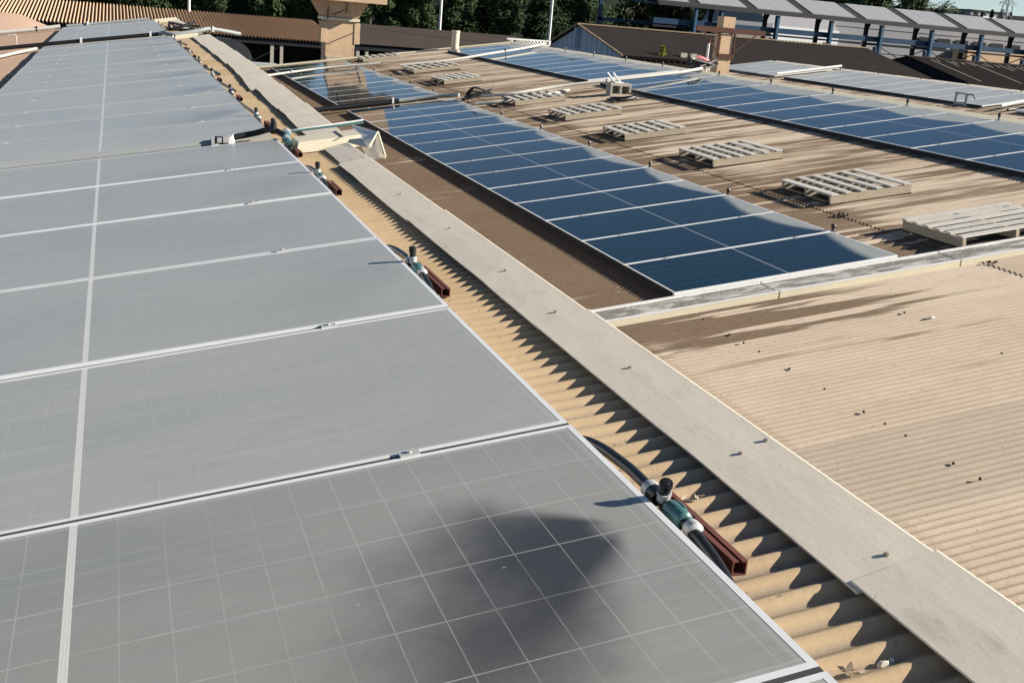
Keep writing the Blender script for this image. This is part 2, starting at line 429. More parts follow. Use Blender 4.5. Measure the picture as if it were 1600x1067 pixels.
# ------------------------------------------------------------------ ground and hill
GZ = -6.5
def sstep(a, b, x):
    k = max(0, min(1, (x - a) / (b - a))); return k * k * (3 - 2 * k)
def hz(x, y):
    r = math.hypot(x, y)
    return GZ - .3 + (21.6 * sstep(110, 520, r) + .3 * sstep(84, 100, r)) * (1 if y > 0 else .2)
g = MB(); g.add([(-1800, -1800, GZ), (1800, -1800, GZ), (1800, 1800, GZ), (-1800, 1800, GZ)], [(0, 1, 2, 3)])
struct(g, 'ground', M['ground'])
hb = MB(); NA, NR = 90, 40
vs = []; fs = []
for i in range(NA + 1):
    az = R(-50 + 140 * i / NA)
    for j in range(NR + 1):
        r = 88 + (j / NR) ** 1.6 * 900
        x, y = r * sin(az), r * cos(az)
        vs.append((x, y, hz(x, y) + (random.uniform(-.25, .25) if r > 110 else 0)))
for i in range(NA):
    for j in range(NR):
        a = i * (NR + 1) + j; fs.append((a, a + 1, a + NR + 2, a + NR + 1))
hb.add(vs, fs, True); struct(hb, 'hill', M['hill'])

# ------------------------------------------------------------------ factory building
FB = thing('factory_building', 'long factory with sawtooth corrugated roofs in ochre and beige, running away from the viewer', 'building', (5, 18, GZ))
FL = Vector((5, 18, GZ))
def bpart(mb, name, mat, label=None, parent=None):
    o = mb.build(name, mat, parent or FB, FL)
    if label: o['label'] = label
    return o
def corr(mb, x0, x1, zf, y0, y1, lift=0., ph=0., n=8, xs=None, AMP=AMP):
    m = int((y1 - y0) / PITCH * n); xs = xs or [x0, x1]; k = len(xs)
    vs = []; fs = []
    for i in range(m + 1):
        y = y0 + i * PITCH / n
        h = AMP * cos(2 * pi * (i / n) + ph) - AMP + lift
        for x in xs: vs.append((x, y, zf(x) + h))
    for i in range(m):
        for j in range(k - 1):
            a = i * k + j; fs.append((a, a + 1, a + k + 1, a + k))
    mb.add(vs, fs, True)
mb = MB(); corr(mb, -9.6, 1.40, zr1, -2.5, 33.0)
bpart(mb, 'roof_slope', M['roof_ochre'], 'ochre corrugated slope under the grey panels')
mb = MB()
# middle bay: two courses of sheet, the upper one lapping over the lower one at x=7.2
corr(mb, 1.46, 7.32, zr2, -2.5, 37.0, AMP=.0095)
corr(mb, 7.20, 12.45, zr2, -2.5, 37.0, lift=.009, AMP=.0095)
corr(mb, 7.19, 7.201, zr2, -2.5, 37.0, lift=.004, AMP=.0095)
bpart(mb, 'roof_slope', M['roof_beige'], 'stained beige corrugated slope under the blue panels')
mb = MB(); corr(mb, 12.51, 23.5, zr3, -2.5, 39.0)
bpart(mb, 'roof_slope', M['roof_beige'], 'beige corrugated slope beyond the second ridge')
beige = [o for o in bpy.data.objects if o.get('label', '').startswith('stained beige')][0]
for sx in (4.415, 5.806):
    for k in range(19):
        if (k * 7 + int(sx)) % 9 == 0 or (sx > 5 and k % 5) or (sx < 5 and k % 4 == 1): continue
        sy = 3.98 + k * .2145 + random.uniform(-.01, .01); zz = zr2(sx) - .001
        mb = MB(); mb.tube([(sx, sy, zz - .004), (sx, sy, zz + .004), (sx, sy, zz + .011)], [.009, .008, .005], 8)
        bpart(mb, 'roof_screw', M['bark'], None, beige)
# steep step faces of the sawtooth and end walls
for (xa, zt, zb, yb) in ((1.40, zr1(1.40) - .03, zr2(1.46) - .05, 33.0), (12.45, zr2(12.45) - .03, zr3(12.51) - .05, 37.0)):
    mb = MB(); mb.hexa([(xa, -2.5, zb), (xa + .05, -2.5, zb), (xa + .05, yb, zb), (xa, yb, zb), (xa, -2.5, zt), (xa + .01, -2.5, zt), (xa + .01, yb, zt), (xa, yb, zt)])
    bpart(mb, 'step_wall', M['wall_grey'])
def wall_prof(y, xa, xb, zf):
    mb = MB(); t = .2
    mb.hexa([(xa, y, GZ), (xb, y, GZ), (xb, y + t, GZ), (xa, y + t, GZ), (xa, y, zf(xa) - .04), (xb, y, zf(xb) - .04), (xb, y + t, zf(xb) - .04), (xa, y + t, zf(xa) - .04)])
    bpart(mb, 'wall', M['render'])
wall_prof(32.75, -9.5, 1.39, zr1); wall_prof(36.75, 1.48, 12.44, zr2); wall_prof(38.75, 12.53, 23.4, zr3)
wall_prof(-2.45, -9.5, 1.39, zr1); wall_prof(-2.45, 1.48, 12.44, zr2); wall_prof(-2.45, 12.53, 23.4, zr3)
mb = MB(); mb.box2((23.42, -2.4, GZ), (23.6, 38.9, zr3(23.4) - .06)); bpart(mb, 'wall', M['render'])
mb = MB(); mb.box2((-9.75, -2.4, GZ), (-9.55, 32.9, zr1(-9.6) - .06)); bpart(mb, 'wall', M['render'])

# ridge caps: overlapping folded pieces
def ridge_cap(xl, xa, zl, za, y0, y1, wav, mat, parent=None, label=None, dxl=0.0, endup=.007, sk=None):
    mb = MB(); n = 14; th = .004
    prof = [(xl, zl), (xl + (xa - xl) * .5, zl + (za - zl) * .5 + .001), (xa - .004, za - .0006), (xa + .002, za - .002), (xa + .055, za - .16), (xa + .075, za - .24)]
    rows = []
    seed = random.random() * 10
    for i in range(n + 1):
        f = i / n; y = y0 + (y1 - y0) * f
        lift = endup * f
        row = []
        if sk:
            l_, a_ = sk[0] + (sk[1] - sk[0]) * f, sk[2] + (sk[3] - sk[2]) * f
            zl_, za_ = zp1(l_) - .060, zp1(a_) - .042
            prof = [(l_, zl_), ((l_ + a_) / 2, (zl_ + za_) / 2 + .001), (a_ - .004, za_ - .0006), (a_ + .002, za_ - .002), (a_ + .055, za_ - .16), (a_ + .075, za_ - .30)]
        for j, (x, z) in enumerate(prof):
            e = max(0, 1 - j / 2.0)
            w = wav * e * (sin(seed + f * 9) * .6 + sin(seed * 2 + f * 17) * .4)
            row.append((x + dxl * e + w * .6 , y, z + lift + abs(w) * .9))
        rows.append(row)
    k = len(prof); vs = []; fs = []
    for sgn in (0, -th):
        for row in rows: vs += [(x, y, z + sgn) for x, y, z in row]
    N = (n + 1) * k
    for i in range(n):
        for j in range(k - 1):
            a = i * k + j; fs.append((a, a + 1, a + k + 1, a + k)); fs.append((N + a, N + a + k, N + a + k + 1, N + a + 1))
    for i in range(n):
        a = i * k; fs.append((a, a + k, N + a + k, N + a)); b = a + k - 1; fs.append((b, N + b, N + b + k, b + k))
    for j in range(k - 1):
        fs.append((j, N + j, N + j + 1, j + 1)); a = n * k + j; fs.append((a, a + 1, N + a + 1, N + a))
    mb.add(vs, fs)
    o = bpart(mb, 'ridge_cap', mat, label, parent)
    return o
XL, XA = 1.232, 1.412
def capz(x, d): return zp1(x) - d
pieces = [(-2.4, -.10, 0, 0), (-.13, 1.545, 0, .004), (1.515, 3.235, .002, -.003), (3.205, 4.965, .003, .004), (4.94, 6.66, .003, .0), (6.63, 7.33, .002, .028)]
capobjs = []
for (a, b, wv, dx) in pieces:
    capobjs.append((a, b, ridge_cap(XL, XA, capz(XL, .0605), capz(XA, .042), a, b, wv, M['cap'], dxl=dx)))
for (a, b, l0, l1, a0, a1) in ((7.95, 9.8, 1.250, 1.285, 1.475, 1.52), (9.75, 11.65, 1.275, 1.312, 1.515, 1.555), (11.58, 13.5, 1.258, 1.330, 1.55, 1.59), (13.42, 15.3, 1.325, 1.366, 1.585, 1.63), (15.22, 17.3, 1.345, 1.368, 1.625, 1.66), (17.2, 19.8, 1.36, 1.375, 1.655, 1.68), (19.7, 22.7, 1.37, 1.38, 1.675, 1.69), (23.4, 26.2, 1.36, 1.37, 1.62, 1.62), (26.1, 29.0, 1.36, 1.37, 1.62, 1.62), (28.9, 32.1, 1.36, 1.37, 1.60, 1.60)):
    capobjs.append((a, b, ridge_cap(l0, a0, 0, 0, a, b, .006, M['cap'], endup=.009, sk=(l0, l1, a0, a1))))
def cap_parent(yy):
    for a, b, o in capobjs:
        if a <= yy <= b: return o
    return capobjs[0][2]
for (sx, sy) in ((1.321, 2.71), (1.316, 2.093), (1.334, 1.585), (1.325, 3.30), (1.39, 2.115), (1.336, 3.852), (1.339, 4.621), (1.33, 5.5)):
    mb = MB(); zz = capz(sx, .042 + .0185 * (XA - sx) / .18) + .003 + .006 * ((sy - 1.5) % 1.7) / 1.7
    mb.tube([(sx, sy, zz - .004), (sx, sy, zz + .003)], .0056, 10); mb.tube([(sx, sy, zz + .003), (sx, sy, zz + .0042)], .0028, 6)
    bpart(mb, 'screw', M['screw'], None, cap_parent(sy))
# second and third ridge
for k, (off, yend) in enumerate(((BAY, 36.8), (2 * BAY, 38.8))):
    y = 7.0 if k == 0 else 16.0
    while y < yend - .3:
        b = min(y + 1.75, yend)
        ridge_cap(XL + off - .02, XA + off, capz(XL, .052), capz(XA, .036), y - .02, b, .003, M['cream'] if k == 0 else M['cap'], endup=.008)
        y += 1.73
# expansion flashing across the middle bay
def flash2(xa, xb):
    mb = MB(); y0, y1, h = 8.07, 8.42, .004
    za, zb = zp2(xa), zp2(xb)
    mb.hexa([(xa, y0 + .03, za - .055), (xb, y0 + .03, zb - .055), (xb, y1, zb - .055), (xa, y1, za - .055),
             (xa, y0 + .03, za - .034), (xb, y0 + .03, zb - .034), (xb, y1, zb - .034), (xa, y1, za - .034)])
    f = bpart(mb, 'expansion_flashing', M['dirty_flash'])
    mb = MB()
    mb.hexa([(xa, y0, za - .085), (xb, y0, zb - .085), (xb, y0 + .028, zb - .085), (xa, y0 + .028, za - .085),
             (xa, y0, za - .030), (xb, y0, zb - .030), (xb, y0 + .028, zb - .030), (xa, y0 + .028, za - .030)])
    bpart(mb, 'flashing_lip', M['cream'], None, f)
    mb = MB(); mb.bar((xa, y0 + .012, za - .0265), (xb, y0 + .012, zb - .0265), .030, .007); bpart(mb, 'flashing_lip', M['white'], None, f)
    mb = MB(); e = -.018
    mb.hexa([(xa, y1 - .05, za - .033), (xb, y1 - .05, zb - .033), (xb, y1 - .02, zb - .033), (xa, y1 - .02, za - .033),
             (xa, y1 - .05, za + e), (xb, y1 - .05, zb + e), (xb, y1 - .02, zb + e), (xa, y1 - .02, za + e)])
    bpart(mb, 'flashing_lip', M['white'], None, f)
xs = [1.7, 3.42, 5.22, 7.0, 8.8, 10.6, 12.2]
for a, b in zip(xs, xs[1:]): flash2(a + .008, b - .008)
# cream joint box over the first ridge
def joint_box(y0, y1, x0, x1, top):
    mb = MB()
    def zt(x): return zp1(x) + top
    mb.hexa([(x0, y0, zr1(x0)), (x1, y0, zr1(x1)), (x1, y1, zr1(x1)), (x0, y1, zr1(x0)), (x0 + .02, y0 + .03, zt(x0)), (x1, y0 + .03, zt(x1)), (x1, y1 - .02, zt(x1)), (x0 + .02, y1 - .02, zt(x0))])
    return bpart(mb, 'joint_flashing', M['cream'], 'cream box flashing crossing the ridge')
jb = joint_box(7.34, 7.66, 1.085, 1.50, .0)
mb = MB(); mb.bar((1.38, 7.34, zp1(1.38) + .002), (1.38, 7.64, zp1(1.38) + .002), .006, .004); bpart(mb, 'seam', M['black_dull'], None, jb)
joint_box(22.75, 23.3, 1.02, 1.5, .0); joint_box(31.6, 31.95, .98, 1.55, .02)
mb = MB(); mb.tube([(1.5, 7.7, zp1(1.5) - .01), (1.5, 7.38, zp1(1.5) - .01)], .0, 4)
# bent open end of the ridge cap at the joint: a folded sheet standing proud
mb = MB()
ap0, ap1 = Vector((1.66, 8.45, -.880)), Vector((1.70, 7.79, -.850))
L0, L1 = Vector((1.56, 7.93, -.903)), Vector((1.56, 7.375, -.902))
R0, R1 = Vector((1.80, 8.50, -1.15)), Vector((1.62, 7.17, -.935))
th = Vector((.004, 0, -.004))
mb.add([ap0, ap1, L1, L0], [(0, 1, 2, 3)]); mb.add([ap0 + th, ap1 + th, L1 + th, L0 + th], [(3, 2, 1, 0)])
mb.add([ap0, ap1, R1, R0], [(3, 2, 1, 0)]); mb.add([ap0 - th, ap1 - th, R1 - th, R0 - th], [(0, 1, 2, 3)])
o = bpart(mb, 'bent_ridge_cap', M['white'], 'bent ridge cap end standing open at the joint')
mb = MB(); mb.tube([L1, ap1, R1], .010, 6); mb.tube([ap0, ap1], .006, 6); bpart(mb, 'folded_rim', M['cream'], None, o)
mb = MB(); mb.add([(1.40, 7.30, -.868), (1.455, 6.95, -.852), (1.475, 7.22, -.828), (1.42, 7.33, -.852)], [(0, 1, 2, 3)]); mb.add([(1.403, 7.30, -.872), (1.458, 6.95, -.856), (1.478, 7.22, -.832), (1.423, 7.33, -.856)], [(3, 2, 1, 0)])
bpart(mb, 'torn_flap', M['cap'], None, o)
# far-end verge strips
mb = MB(); mb.hexa([(1.5, 36.9, zr2(1.5) - .02), (12.4, 36.9, zr2(12.4) - .02), (12.4, 37.1, zr2(12.4) - .02), (1.5, 37.1, zr2(1.5) - .02), (1.5, 36.9, zr2(1.5) + .03), (12.4, 36.9, zr2(12.4) + .03), (12.4, 37.1, zr2(12.4) + .03), (1.5, 37.1, zr2(1.5) + .03)])
bpart(mb, 'verge_strip', M['cream'])
mb = MB(); mb.hexa([(12.55, 38.9, zr3(12.55) - .02), (23.4, 38.9, zr3(23.4) - .02), (23.4, 39.1, zr3(23.4) - .02), (12.55, 39.1, zr3(12.55) - .02), (12.55, 38.9, zr3(12.55) + .03), (23.4, 38.9, zr3(23.4) + .03), (23.4, 39.1, zr3(23.4) + .03), (12.55, 39.1, zr3(12.55) + .03)])
bpart(mb, 'verge_strip', M['cream'])

# ------------------------------------------------------------------ solar panels
def frame_mb():
    mb = MB(); l, w, h, t = PL, PW, .036, .0135
    mb.box2((-l / 2, -w / 2, -h), (l / 2, -w / 2 + t, 0)); mb.box2((-l / 2, w / 2 - t, -h), (l / 2, w / 2, 0))
    mb.box2((-l / 2, -w / 2 + t, -h), (-l / 2 + t, w / 2 - t, 0)); mb.box2((l / 2 - t, -w / 2 + t, -h), (l / 2, w / 2 - t, 0))
    return mb
def make_panel(glass, name='solar_module', fm='alu', gap=False):
    o = thing(name, 'x', 'solar panel', (0, 0, 0))
    frame_mb().build('frame', M[fm], o, local=True)
    mb = MB(); t = .0132; l, w = PL / 2 - t, PW / 2 - t
    mb.box2((-l, -w, -.010), (l, w, -.0005)); mb.build('glass', glass, o, local=True)
    if gap:
        mb = MB(); mb.box2((-PL / 2, PW / 2 + .0004, -.030), (PL / 2, PW / 2 + .0196, -.0035)); mb.build('gap_shade_strip', M['gap'], o, local=True)  # dark strip added so the gap between modules looks shaded
    for cx in (.715, -.66):
        mb = MB(); mb.box((cx, PW / 2 + .01, .002), (.046, .028, .005)); mb.box((cx - .018, PW / 2 + .01, -.008), (.01, .018, .022))
        mb.tube([(cx, PW / 2 + .01, .004), (cx, PW / 2 + .01, .009)], .006, 8)
        mb.build('panel_clamp', M['alu_dusty'], o, local=True)
    return o
protos = {k: make_panel(M[k], gap=k in ('dusty', 'rinsed_near', 'rinsed_mid')) for k in ('dusty', 'rinsed_near', 'rinsed_far', 'rinsed_mid', 'clean2', 'clean3', 'grey4')}
protos['far_dusty'] = make_panel(M['dusty_far'], fm='alu_dusty')
for ch in protos['rinsed_far'].children:
    if ch.name.startswith(('frame', 'panel_clamp')): ch.data.materials[0] = M['alu_dusty']
used = set()
def panel(kind, xl, zl, yc, label, group, jit=.0):
    p = protos[kind] if kind not in used else copy_tree(protos[kind])
    used.add(kind)
    p.location = (xl + PL / 2 * cos(A), yc, zl + PL / 2 * sin(A) + random.uniform(-1, 1) * jit)
    p.rotation_euler = (random.uniform(-1, 1) * jit * .8, -A + random.uniform(-1, 1) * jit * .5, random.uniform(-1, 1) * jit * .25)
    tag(p, label, 'solar panel', group)
    return p
XR1, ZR1 = X1 - PL * cos(A), Z1 - PL * sin(A)
G1 = 'dusty panels of the left row'
for k in range(-2, 5):
    kind = 'rinsed_near' if k == -1 else ('rinsed_mid' if k in (1, 3) else 'dusty')
    lab = {-2: 'dusty module corner at the bottom edge of the picture, nearest of the left row',
           -1: 'grey solar module with a dark rinsed patch and visible cell grid beside the nearest sprinkler'}.get(k,
           'dusty grey module in the left row, %s beyond the dark rinsed one' % ORD[k + 1])
    panel(kind, XR1, ZR1, V1 + (k + .5) * PP, lab, G1, .004)
for i in range(14):
    panel('rinsed_far' if i % 2 == 1 else 'far_dusty', XR1, ZR1, 7.92 + (i + .5) * PP, 'dusty grey module in the left row, %s beyond the white pipe bracket' % ORD[i + 1], G1, .005)
for i in range(8):
    panel('far_dusty', XR1, ZR1, 23.40 + (i + .5) * PP, 'dusty grey module in the left row, %s beyond the black pipe' % ORD[i + 1], G1, .004)
G2 = 'blue panels of the middle row'
for i in range(14):
    panel('clean2', X2, Z2, V2 + (i + .5) * PP, 'dark blue module in the middle row, %s from its near end by the flashing' % ORD[i + 1], G2, .002)
for i in range(11):
    panel('clean2', X2, Z2, 23.92 + (i + .5) * PP, 'blue module in the middle row, %s beyond the pipe that crosses it' % ORD[i + 1], G2, .002)
X3, Z3 = 9.845, zp2(9.845)
G3 = 'blue panels below the second ridge'
for i in range(1, 14):
    panel('clean3', X3, Z3, V2 + (i + .5) * PP, 'blue module below the second ridge, %s in front of the long white pipe' % ORD[14 - i], G3, .002)
for i in range(11):
    panel('clean3', X3, Z3, 23.92 + (i + .5) * PP, 'blue module below the second ridge, %s beyond the long white pipe' % ORD[i + 1], G3, .002)
X4, Z4 = X3 + BAY, Z3
G4 = 'pale panels beyond the second ridge'
for i in range(9):
    panel('grey4', X4, Z4, 24.40 + (i + .5) * PP, 'pale grey module beyond the second ridge, %s from the near end of its row' % ORD[i + 1], G4, .002)
for i in range(4):
    panel('grey4', X4, Z4, 34.50 + (i + .5) * PP, 'pale grey module beyond the second ridge, %s behind the short pipe crossing its row' % ORD[i + 1], G4, .002)
panel('grey4', X4, Z4, 22.75, 'pale grey module at the right edge, in front of the loose pipes', G4, .002)

# mounting rails under the panel rows (dark strip added as shade below the lower side)
def under_rail(name, xa, zf, y0, y1, label):
    o = thing(name, label, 'mounting rail', (xa, y0, zf(xa) - .06))
    L = Vector(o.location)
    mb = MB(); mb.box2((xa - .013, y0, zf(xa) - .069), (xa - .002, y1, zf(xa) - .007)); mb.build('rail', M['black_dull'], o, L)  # added front strip, stands in for the shaded side of the frames
    mb = MB(); xb = xa + 1.6; mb.box2((xb, y0, zf(xb) - .068), (xb + .04, y1, zf(xb) - .037)); mb.build('rail', M['alu'], o, L)
    return o
under_rail('shade_strip_and_rail', X2, zp2, V2 + .05, V2 + 14 * PP - .05, 'dark shade strip and mounting rail under the near block of the middle blue row')
under_rail('shade_strip_and_rail', X2, zp2, 23.97, 23.92 + 11 * PP - .05, 'dark shade strip and mounting rail under the far block of the middle blue row')
under_rail('shade_strip_and_rail', X3, zp2, V2 + PP + .05, V2 + 14 * PP - .05, 'dark shade strip and mounting rail under the near block of panels below the second ridge')
under_rail('shade_strip_and_rail', X3, zp2, 23.97, 23.92 + 11 * PP - .05, 'dark shade strip and mounting rail under the far block of panels below the second ridge')
under_rail('shade_strip_and_rail', XR1, zp1, .3, 7.5, 'dark shade strip and mounting rail under the near block of the dusty left row')
under_rail('shade_strip_and_rail', XR1, zp1, 7.97, 22.7, 'dark shade strip and mounting rail under the long block of the dusty left row')
under_rail('shade_strip_and_rail', XR1, zp1, 23.45, 31.8, 'dark shade strip and mounting rail under the far block of the dusty left row')
under_rail('shade_strip_and_rail', X4, zp3, 24.45, 33.9, 'dark shade strip and mounting rail under the pale row beyond the second ridge')

# ------------------------------------------------------------------ irrigation along the left row
def spline(pts, n=6):
    P = [Vector(p) for p in pts]; out = []
    for i in range(len(P) - 1):
        p0, p1, p2, p3 = P[max(i - 1, 0)], P[i], P[i + 1], P[min(i + 2, len(P) - 1)]
        for k in range(n):
            t = k / n
            out.append(.5 * ((2 * p1) + (p2 - p0) * t + (2 * p0 - 5 * p1 + 4 * p2 - p3) * t * t + (3 * p1 - p0 - 3 * p2 + p3) * t ** 3))
    out.append(P[-1]); return out
SPR = [1.845, 3.955, 6.10]
hp = []
for s in [-.3] + SPR:
    if s > 0:
        hp += [(.955, s - .46, -.975), (1.018, s - .26, zp1(1.0) - .038), (1.030, s - .13, zp1(1.03) - .020), (1.034, s, zp1(1.034) - .016), (1.036, s + .14, zp1(1.03) - .014), (1.036, s + .26, zp1(1.03) - .016), (1.020, s + .42, zp1(1.0) - .022), (.955, s + .66, -.97)]
hp += [(.95, 7.0, -.985), (1.0, 7.28, -.93), (1.05, 7.45, -.91)]
mb = MB(); mb.tube(spline(hp), .0125, 10)
single(mb, 'irrigation_hose', M['black'], 'black irrigation hose weaving along the right edge of the dusty panels', 'hose', (1.0, 2.0, -.93))
def sprinkler(s, x=1.034, z=None, tall=.075, lean=0, label='', rail=True, detail=True):
    z = z if z is not None else zp1(x) - .014
    o = thing('sprinkler', label, 'sprinkler', (x, s, z), 'sprinklers along the dusty left row'); L = Vector(o.location)
    mb = MB()
    mb.tube([(x, s + .075, z), (x, s + .085, z), (x, s + .085, z), (x, s + .125, z)], [.015, .015, .022, .022], 12)
    mb.build('coupling', M['black'], o, L)
    mb = MB(); mb.tube([(x, s - .05, z), (x, s - .045, z), (x, s - .02, z), (x, s + .012, z), (x, s + .03, z), (x, s + .034, z)], [.016, .022, .0245, .0245, .021, .016], 12)
    for k in range(6):
        a = k * pi / 3; mb.box((x + .0235 * cos(a), s, z + .0235 * sin(a)), (.006, .04, .006), Matrix.Rotation(-a, 3, 'Y'))
    mb.build('teal_fitting', M['teal'], o, L)
    for yy, r in ((s + .135, .0235), (s - .088, .0215)):
        mb = MB(); mb.tube([(x, yy - .012, z), (x, yy - .012, z), (x, yy + .012, z), (x, yy + .012, z)], [.013, r, r, .013], 14); mb.build('clamp_ring', M['lightgrey_plastic'], o, L)
    hx, hy = x - .004, s + .062
    d = (Vector((-.22, -.50, 1)) if lean else Vector((-.08, .10, 1))).normalized()
    b = Vector((hx, hy, z + .008))
    mb = MB(); mb.tube([b, b + d * .02, b + d * .02, b + d * .03], [.016, .016, .018, .018], 12); mb.build('pale_collar', M['lightgrey_plastic'], o, L)
    mb = MB(); q = [0, .02, .021, .034, .035, tall - .012, tall - .011, tall - .004, tall]
    rr = [.014, .014, .0165, .0165, .011, .011, .0165, .0165, .006]
    mb.tube([b + d * (.028 + k) for k in q], rr, 12); mb.build('spray_head', M['black'], o, L)
    o.scale = (.84, .84, .84)
    return o
names = ['nearest sprinkler, with black head, teal fitting and pale rings, beside the dark rinsed patch',
         'upright black sprinkler with teal fitting, second nearest along the dusty row',
         'upright black sprinkler with teal fitting, just in front of the cream joint']
for i, s in enumerate(SPR): sprinkler(s, label=names[i], tall=.036 if i == 0 else .048, lean=1 if i == 0 else 0)
def rail_channel(x, y0, y1, label, cap=True):
    z = zr1(x); w, h, t = .031, .030, .003
    o = thing('steel_channel', label, 'steel channel', (x, y0, z), 'red primed channels along the dusty left row'); L = Vector(o.location)
    mb = MB()
    def rb(xa, xb, za, zb):
        mb.hexa([(xa, y0, za), (xb, y0, za), (xb, y1, za), (xa, y1, za), (xa, y0, zb), (xb, y0, zb), (xb, y1, zb), (xa, y1, zb)])
    rb(x - w / 2, x - w / 2 + t, z, z + h); rb(x + w / 2 - t, x + w / 2, z, z + h); rb(x - w / 2 + t, x + w / 2 - t, z, z + t)
    rb(x - w / 2 + t, x - w / 2 + .012, z + h - t, z + h); rb(x + w / 2 - .012, x + w / 2 - t, z + h - t, z + h)
    mb.build('channel', M['rust'], o, L)
    mb = MB(); mb.box2((x - w / 2 + t + .001, y0 + .05, z + t + .0005), (x + w / 2 - t - .001, y0 + .054, z + h - t - .001)); mb.build('end_plug', M['black_dull'], o, L)
    return o
rl = ['long red primed steel channel behind the nearest sprinkler', 'red primed steel channel behind the second sprinkler', 'red primed steel channel beside the third sprinkler', 'short red steel channel under the end of the cream joint flashing']
for i, (x, a, b) in enumerate(((1.082, 1.668, 2.03), (1.082, 3.73, 4.08), (1.082, 5.80, 6.10), (1.088, 7.18, 7.40))): rail_channel(x, a, b, rl[i])

# fittings of the far blocks
FARS = [9.0, 11.15, 13.3, 15.4, 17.5, 19.6, 21.6, 25.0, 27.2, 29.4]
hp = []
for i, s in enumerate(FARS):
    hp += [(1.02, s - .3, zp1(1.0) - .03), (1.035, s, zp1(1.03) - .012 + (.02 if i % 2 else 0)), (1.05 + .04 * (i % 3), s + .3, zp1(1.03) - .02)]
    if i == 6:
        hp += [(1.0, 22.4, zp1(1.0) - .03), (.97, 23.2, zp1(1.0) - .03), (1.0, 24.2, zp1(1.0) - .03)]
mb = MB(); mb.tube(spline([(1.0, 8.2, -.93)] + hp, 4), .013, 8)
single(mb, 'irrigation_hose', M['black'], 'black irrigation hose along the dusty row beyond the cream joint flashing', 'hose', (1.03, 8.6, -.93))
for i, s in enumerate(FARS):
    sprinkler(s, label='small black sprinkler with teal fitting beside the dusty row, %s beyond the cream joint' % ORD[i + 1], tall=.045)
    if i < 7:
        rail_channel(1.09, s - .35, s - .05, 'red primed steel channel by the %s sprinkler beyond the cream joint' % ORD[i + 1])

# pipes crossing the left row
def clip(x, y, z, parent, L, mat, r):
    mb = MB(); mb.box((x, y, z), (.035, r * 2.5, r * 2.5)); mb.build('pipe_clip', mat, parent, L)
def pipe(pts, r, mat, label, clips=(), n=10, cmat='white', cat='pipe', sp=True):
    o = thing('pipe', label, cat, pts[0]); L = Vector(o.location)
    mb = MB(); mb.tube(spline(pts, 6) if sp else pts, r, n); mb.build('tube', M[mat], o, L)
    for c in clips: clip(*c, o, L, M[cmat], r)
    return o
o = pipe([(-5, 7.77, zp1(-5) - .01), (-1.2, 7.77, zp1(-1.2) - .01), (.60, 7.76, zp1(.6) - .006)], .029, 'grey_pipe', 'grey water pipe lying across the dusty row in the first gap', [(-1.6, 7.77, zp1(-1.6) - .01)], cmat='grey_pipe')
L = Vector(o.location)
mb = MB(); mb.box((.645, 7.755, zp1(.645) + .012), (.05, .07, .05)); mb.build('valve_body', M['black'], o, L)
mb = MB(); mb.box((.605, 7.74, zp1(.6) + .014), (.02, .06, .055)); mb.box((.645, 7.715, zp1(.645) + .02), (.03, .02, .03)); mb.build('valve_bracket', M['lightgrey_plastic'], o, L)
mb = MB(); mb.hexa([(.70, 7.69, zp1(.7) - .01), (.73, 7.69, zp1(.73) - .01), (.76, 7.80, zp1(.76) - .01), (.71, 7.80, zp1(.71) - .01), (.705, 7.70, zp1(.7) + .035), (.72, 7.70, zp1(.73) + .035), (.745, 7.79, zp1(.76) + .04), (.72, 7.79, zp1(.71) + .04)]); mb.build('white_plate', M['white'], o, L)
pipe([(.73, 7.77, zp1(.73) + .02), (.88, 7.78, zp1(.88) + .03), (.97, 7.72, zp1(.97) + .05), (1.04, 7.62, zp1(1.04) + .02), (1.05, 7.52, zp1(1.05) - .01)], .02, 'black', 'short black connecting hose from the grey pipe valve to the cream joint', cat='hose')
o = thing('pipe_coupling', 'cluster of pale and teal couplings at the left end of the cream joint flashing', 'coupling', (1.04, 7.5, -.9)); L = Vector(o.location)
for pts_, r_ in (([(1.05, 7.50, -.90), (1.05, 7.56, -.895)], .028), ([(1.06, 7.62, -.875), (1.07, 7.68, -.87)], .03)):
    mb = MB(); mb.tube(pts_, r_, 12); mb.build('pale_ring', M['lightgrey_plastic'], o, L)
for pts_ in ([(1.05, 7.42, -.91), (1.05, 7.50, -.90)], [(1.055, 7.56, -.89), (1.06, 7.63, -.875)]):
    mb = MB(); mb.tube(pts_, .024, 12); mb.build('teal_body', M['teal'], o, L)
mb = MB(); mb.tube([(.985, 7.68, -.87), (.99, 7.72, -.82), (.985, 7.74, -.79)], [.025, .02, .014], 10); mb.build('black_elbow', M['black'], o, L)
pipe([(1.09, 7.74, zp1(1.09) + .02), (1.3, 7.76, zp1(1.3) + .02), (1.6, 7.80, zp1(1.6) + .015)], .008, 'teal', 'teal pipe running behind the cream joint flashing', [])
pipe([(1.10, 7.83, zp1(1.1) + .012), (1.62, 7.90, zp1(1.62) + .02)], .006, 'white', 'thin white pipe behind the teal one at the cream joint', [], sp=False)
